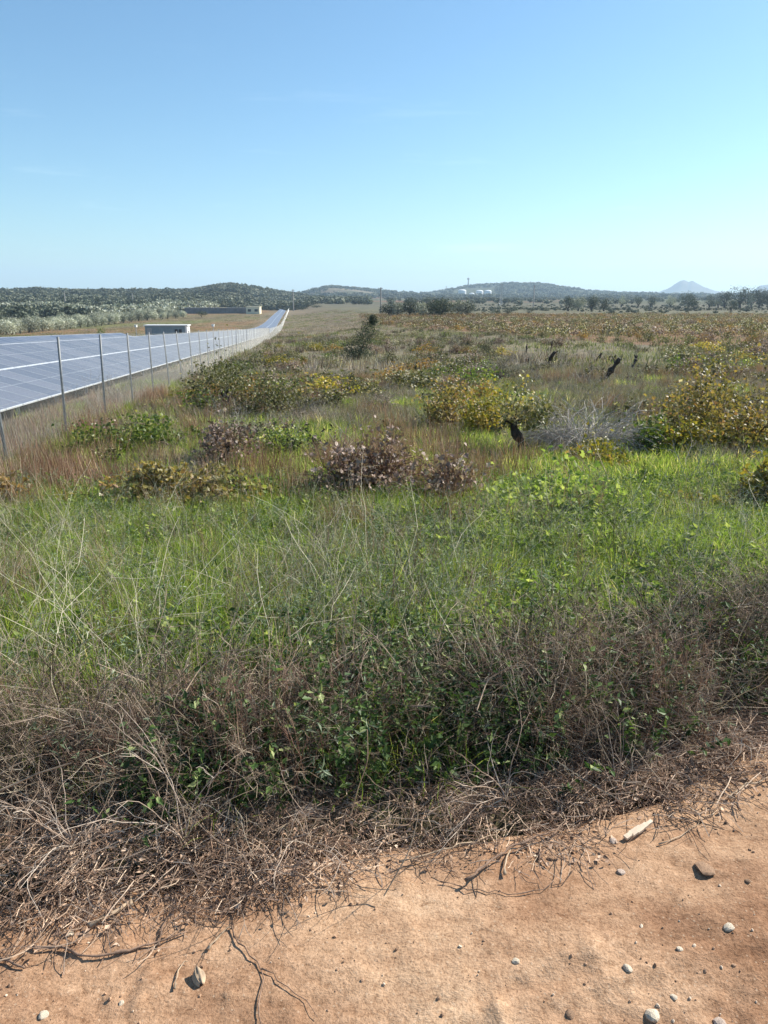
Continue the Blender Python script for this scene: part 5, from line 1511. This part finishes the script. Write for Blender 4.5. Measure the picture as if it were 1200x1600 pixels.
# ------------------------------------------------------------------ reddish dry grass by the fence, tall dry stems
RG = [grass_clump(80, .3, .55, .0035, M['dry_red'], .22, .06, K=5) for _ in range(3)] + [grass_clump(70, .3, .5, .0035, M['dry'], .3, .08, K=5) for _ in range(2)]
x, y = cand(5200, 7.0, 30, lambda y: .60 * y + 2)
wr = np.clip(1.2 * blob(x, y, 40, 745, 240, 80) + .4 * blob(x, y, 210, 745, 200, 60) + .2 * blob(x, y, 380, 730, 140, 60) + .7 * blob(x, y, 615, 720, 260, 110) + .45 * blob(x, y, 520, 580, 160, 50) + .5 * blob(x, y, 150, 640, 260, 90) + .3 * blob(x, y, 1000, 560, 500, 50) + .03, 0, 1)
_t, _u = tu(x, y); wr = wr * ~((_u < -6.3) & (_u > -10.8))
x, y = keep(x, y, wr)
p = place(x, y, .6, 1.1, .15)
scatter("dry_reddish_grass", RG, p[0], rng.integers(0, 5, len(x)), p[2], p[3], "reddish brown dry grass by the fence and between the vines")
SC = [weed_clump(26, .42, .52, .055, M[mm], 26, VLEAF_S) for mm in ('v_olive', 'v_brown', 'v_olive', 'v_green')] + [brush_clump(26, .35, .5, .0035, M['dry_grey'], .12, .7, 7) for _ in range(2)] + [weed_clump(26, .42, .5, .05, M['v_dark'], 26)]
x, y = cand(5200, 11, 150, lambda y: .58 * y + 3)
t_, u_ = tu(x, y)
x, y = keep(x, y, .78 * sstep(.44, .58, fbm(x, y, 5, 3, 85)) * (1 - vineyard_w(x, y)) * (u_ > -4) * (1 - .85 * blob(x, y, 930, 610, 230, 60)) * (1 - .95 * blob(x, y, 565, 572, 70, 40)) * (1 - .8 * blob(x, y, 600, 660, 200, 50)))
p = place(x, y, .5, 1.15, .1)
scatter("low_scrub", SC, p[0], rng.choice(7, len(x), p=[.18, .16, .16, .06, .16, .16, .12]), p[2], p[3], "low olive and grey scrub packed over the rough field")
SL = [stalk_clump(14, .35, .8, .004, M['dry'], .3, 3) for _ in range(2)] + [brush_clump(12, .25, .6, .004, M['twig_grey'], .1, .6, 4) for _ in range(2)]
x, y = cand(1300, 8.5, 45, lambda y: .60 * y + 2)
x, y = keep(x, y, .35 + .4 * sstep(.45, .6, fbm(x, y, 5, 3, 81)))
p = place(x, y, .5, .95, .2)
scatter("dry_stems", SL, p[0], rng.integers(0, 4, len(x)), p[2], p[3], "dry grey stems standing among the vines of the rough field")

# ------------------------------------------------------------------ air
m, nt, out = new_mat("haze_air")
pv = nt.nodes.new("ShaderNodeVolumePrincipled")
pv.inputs["Color"].default_value = (.60, .80, 1.0, 1)
pv.inputs["Density"].default_value = 0.00014
pv.inputs["Anisotropy"].default_value = 0.2
nt.links.new(pv.outputs[0], out.inputs["Volume"])
mb = MB(); mb.box(-10500, -10500, -60, 10500, 10500, 330)
link("haze", mb.mesh("haze", m), kind="stuff")
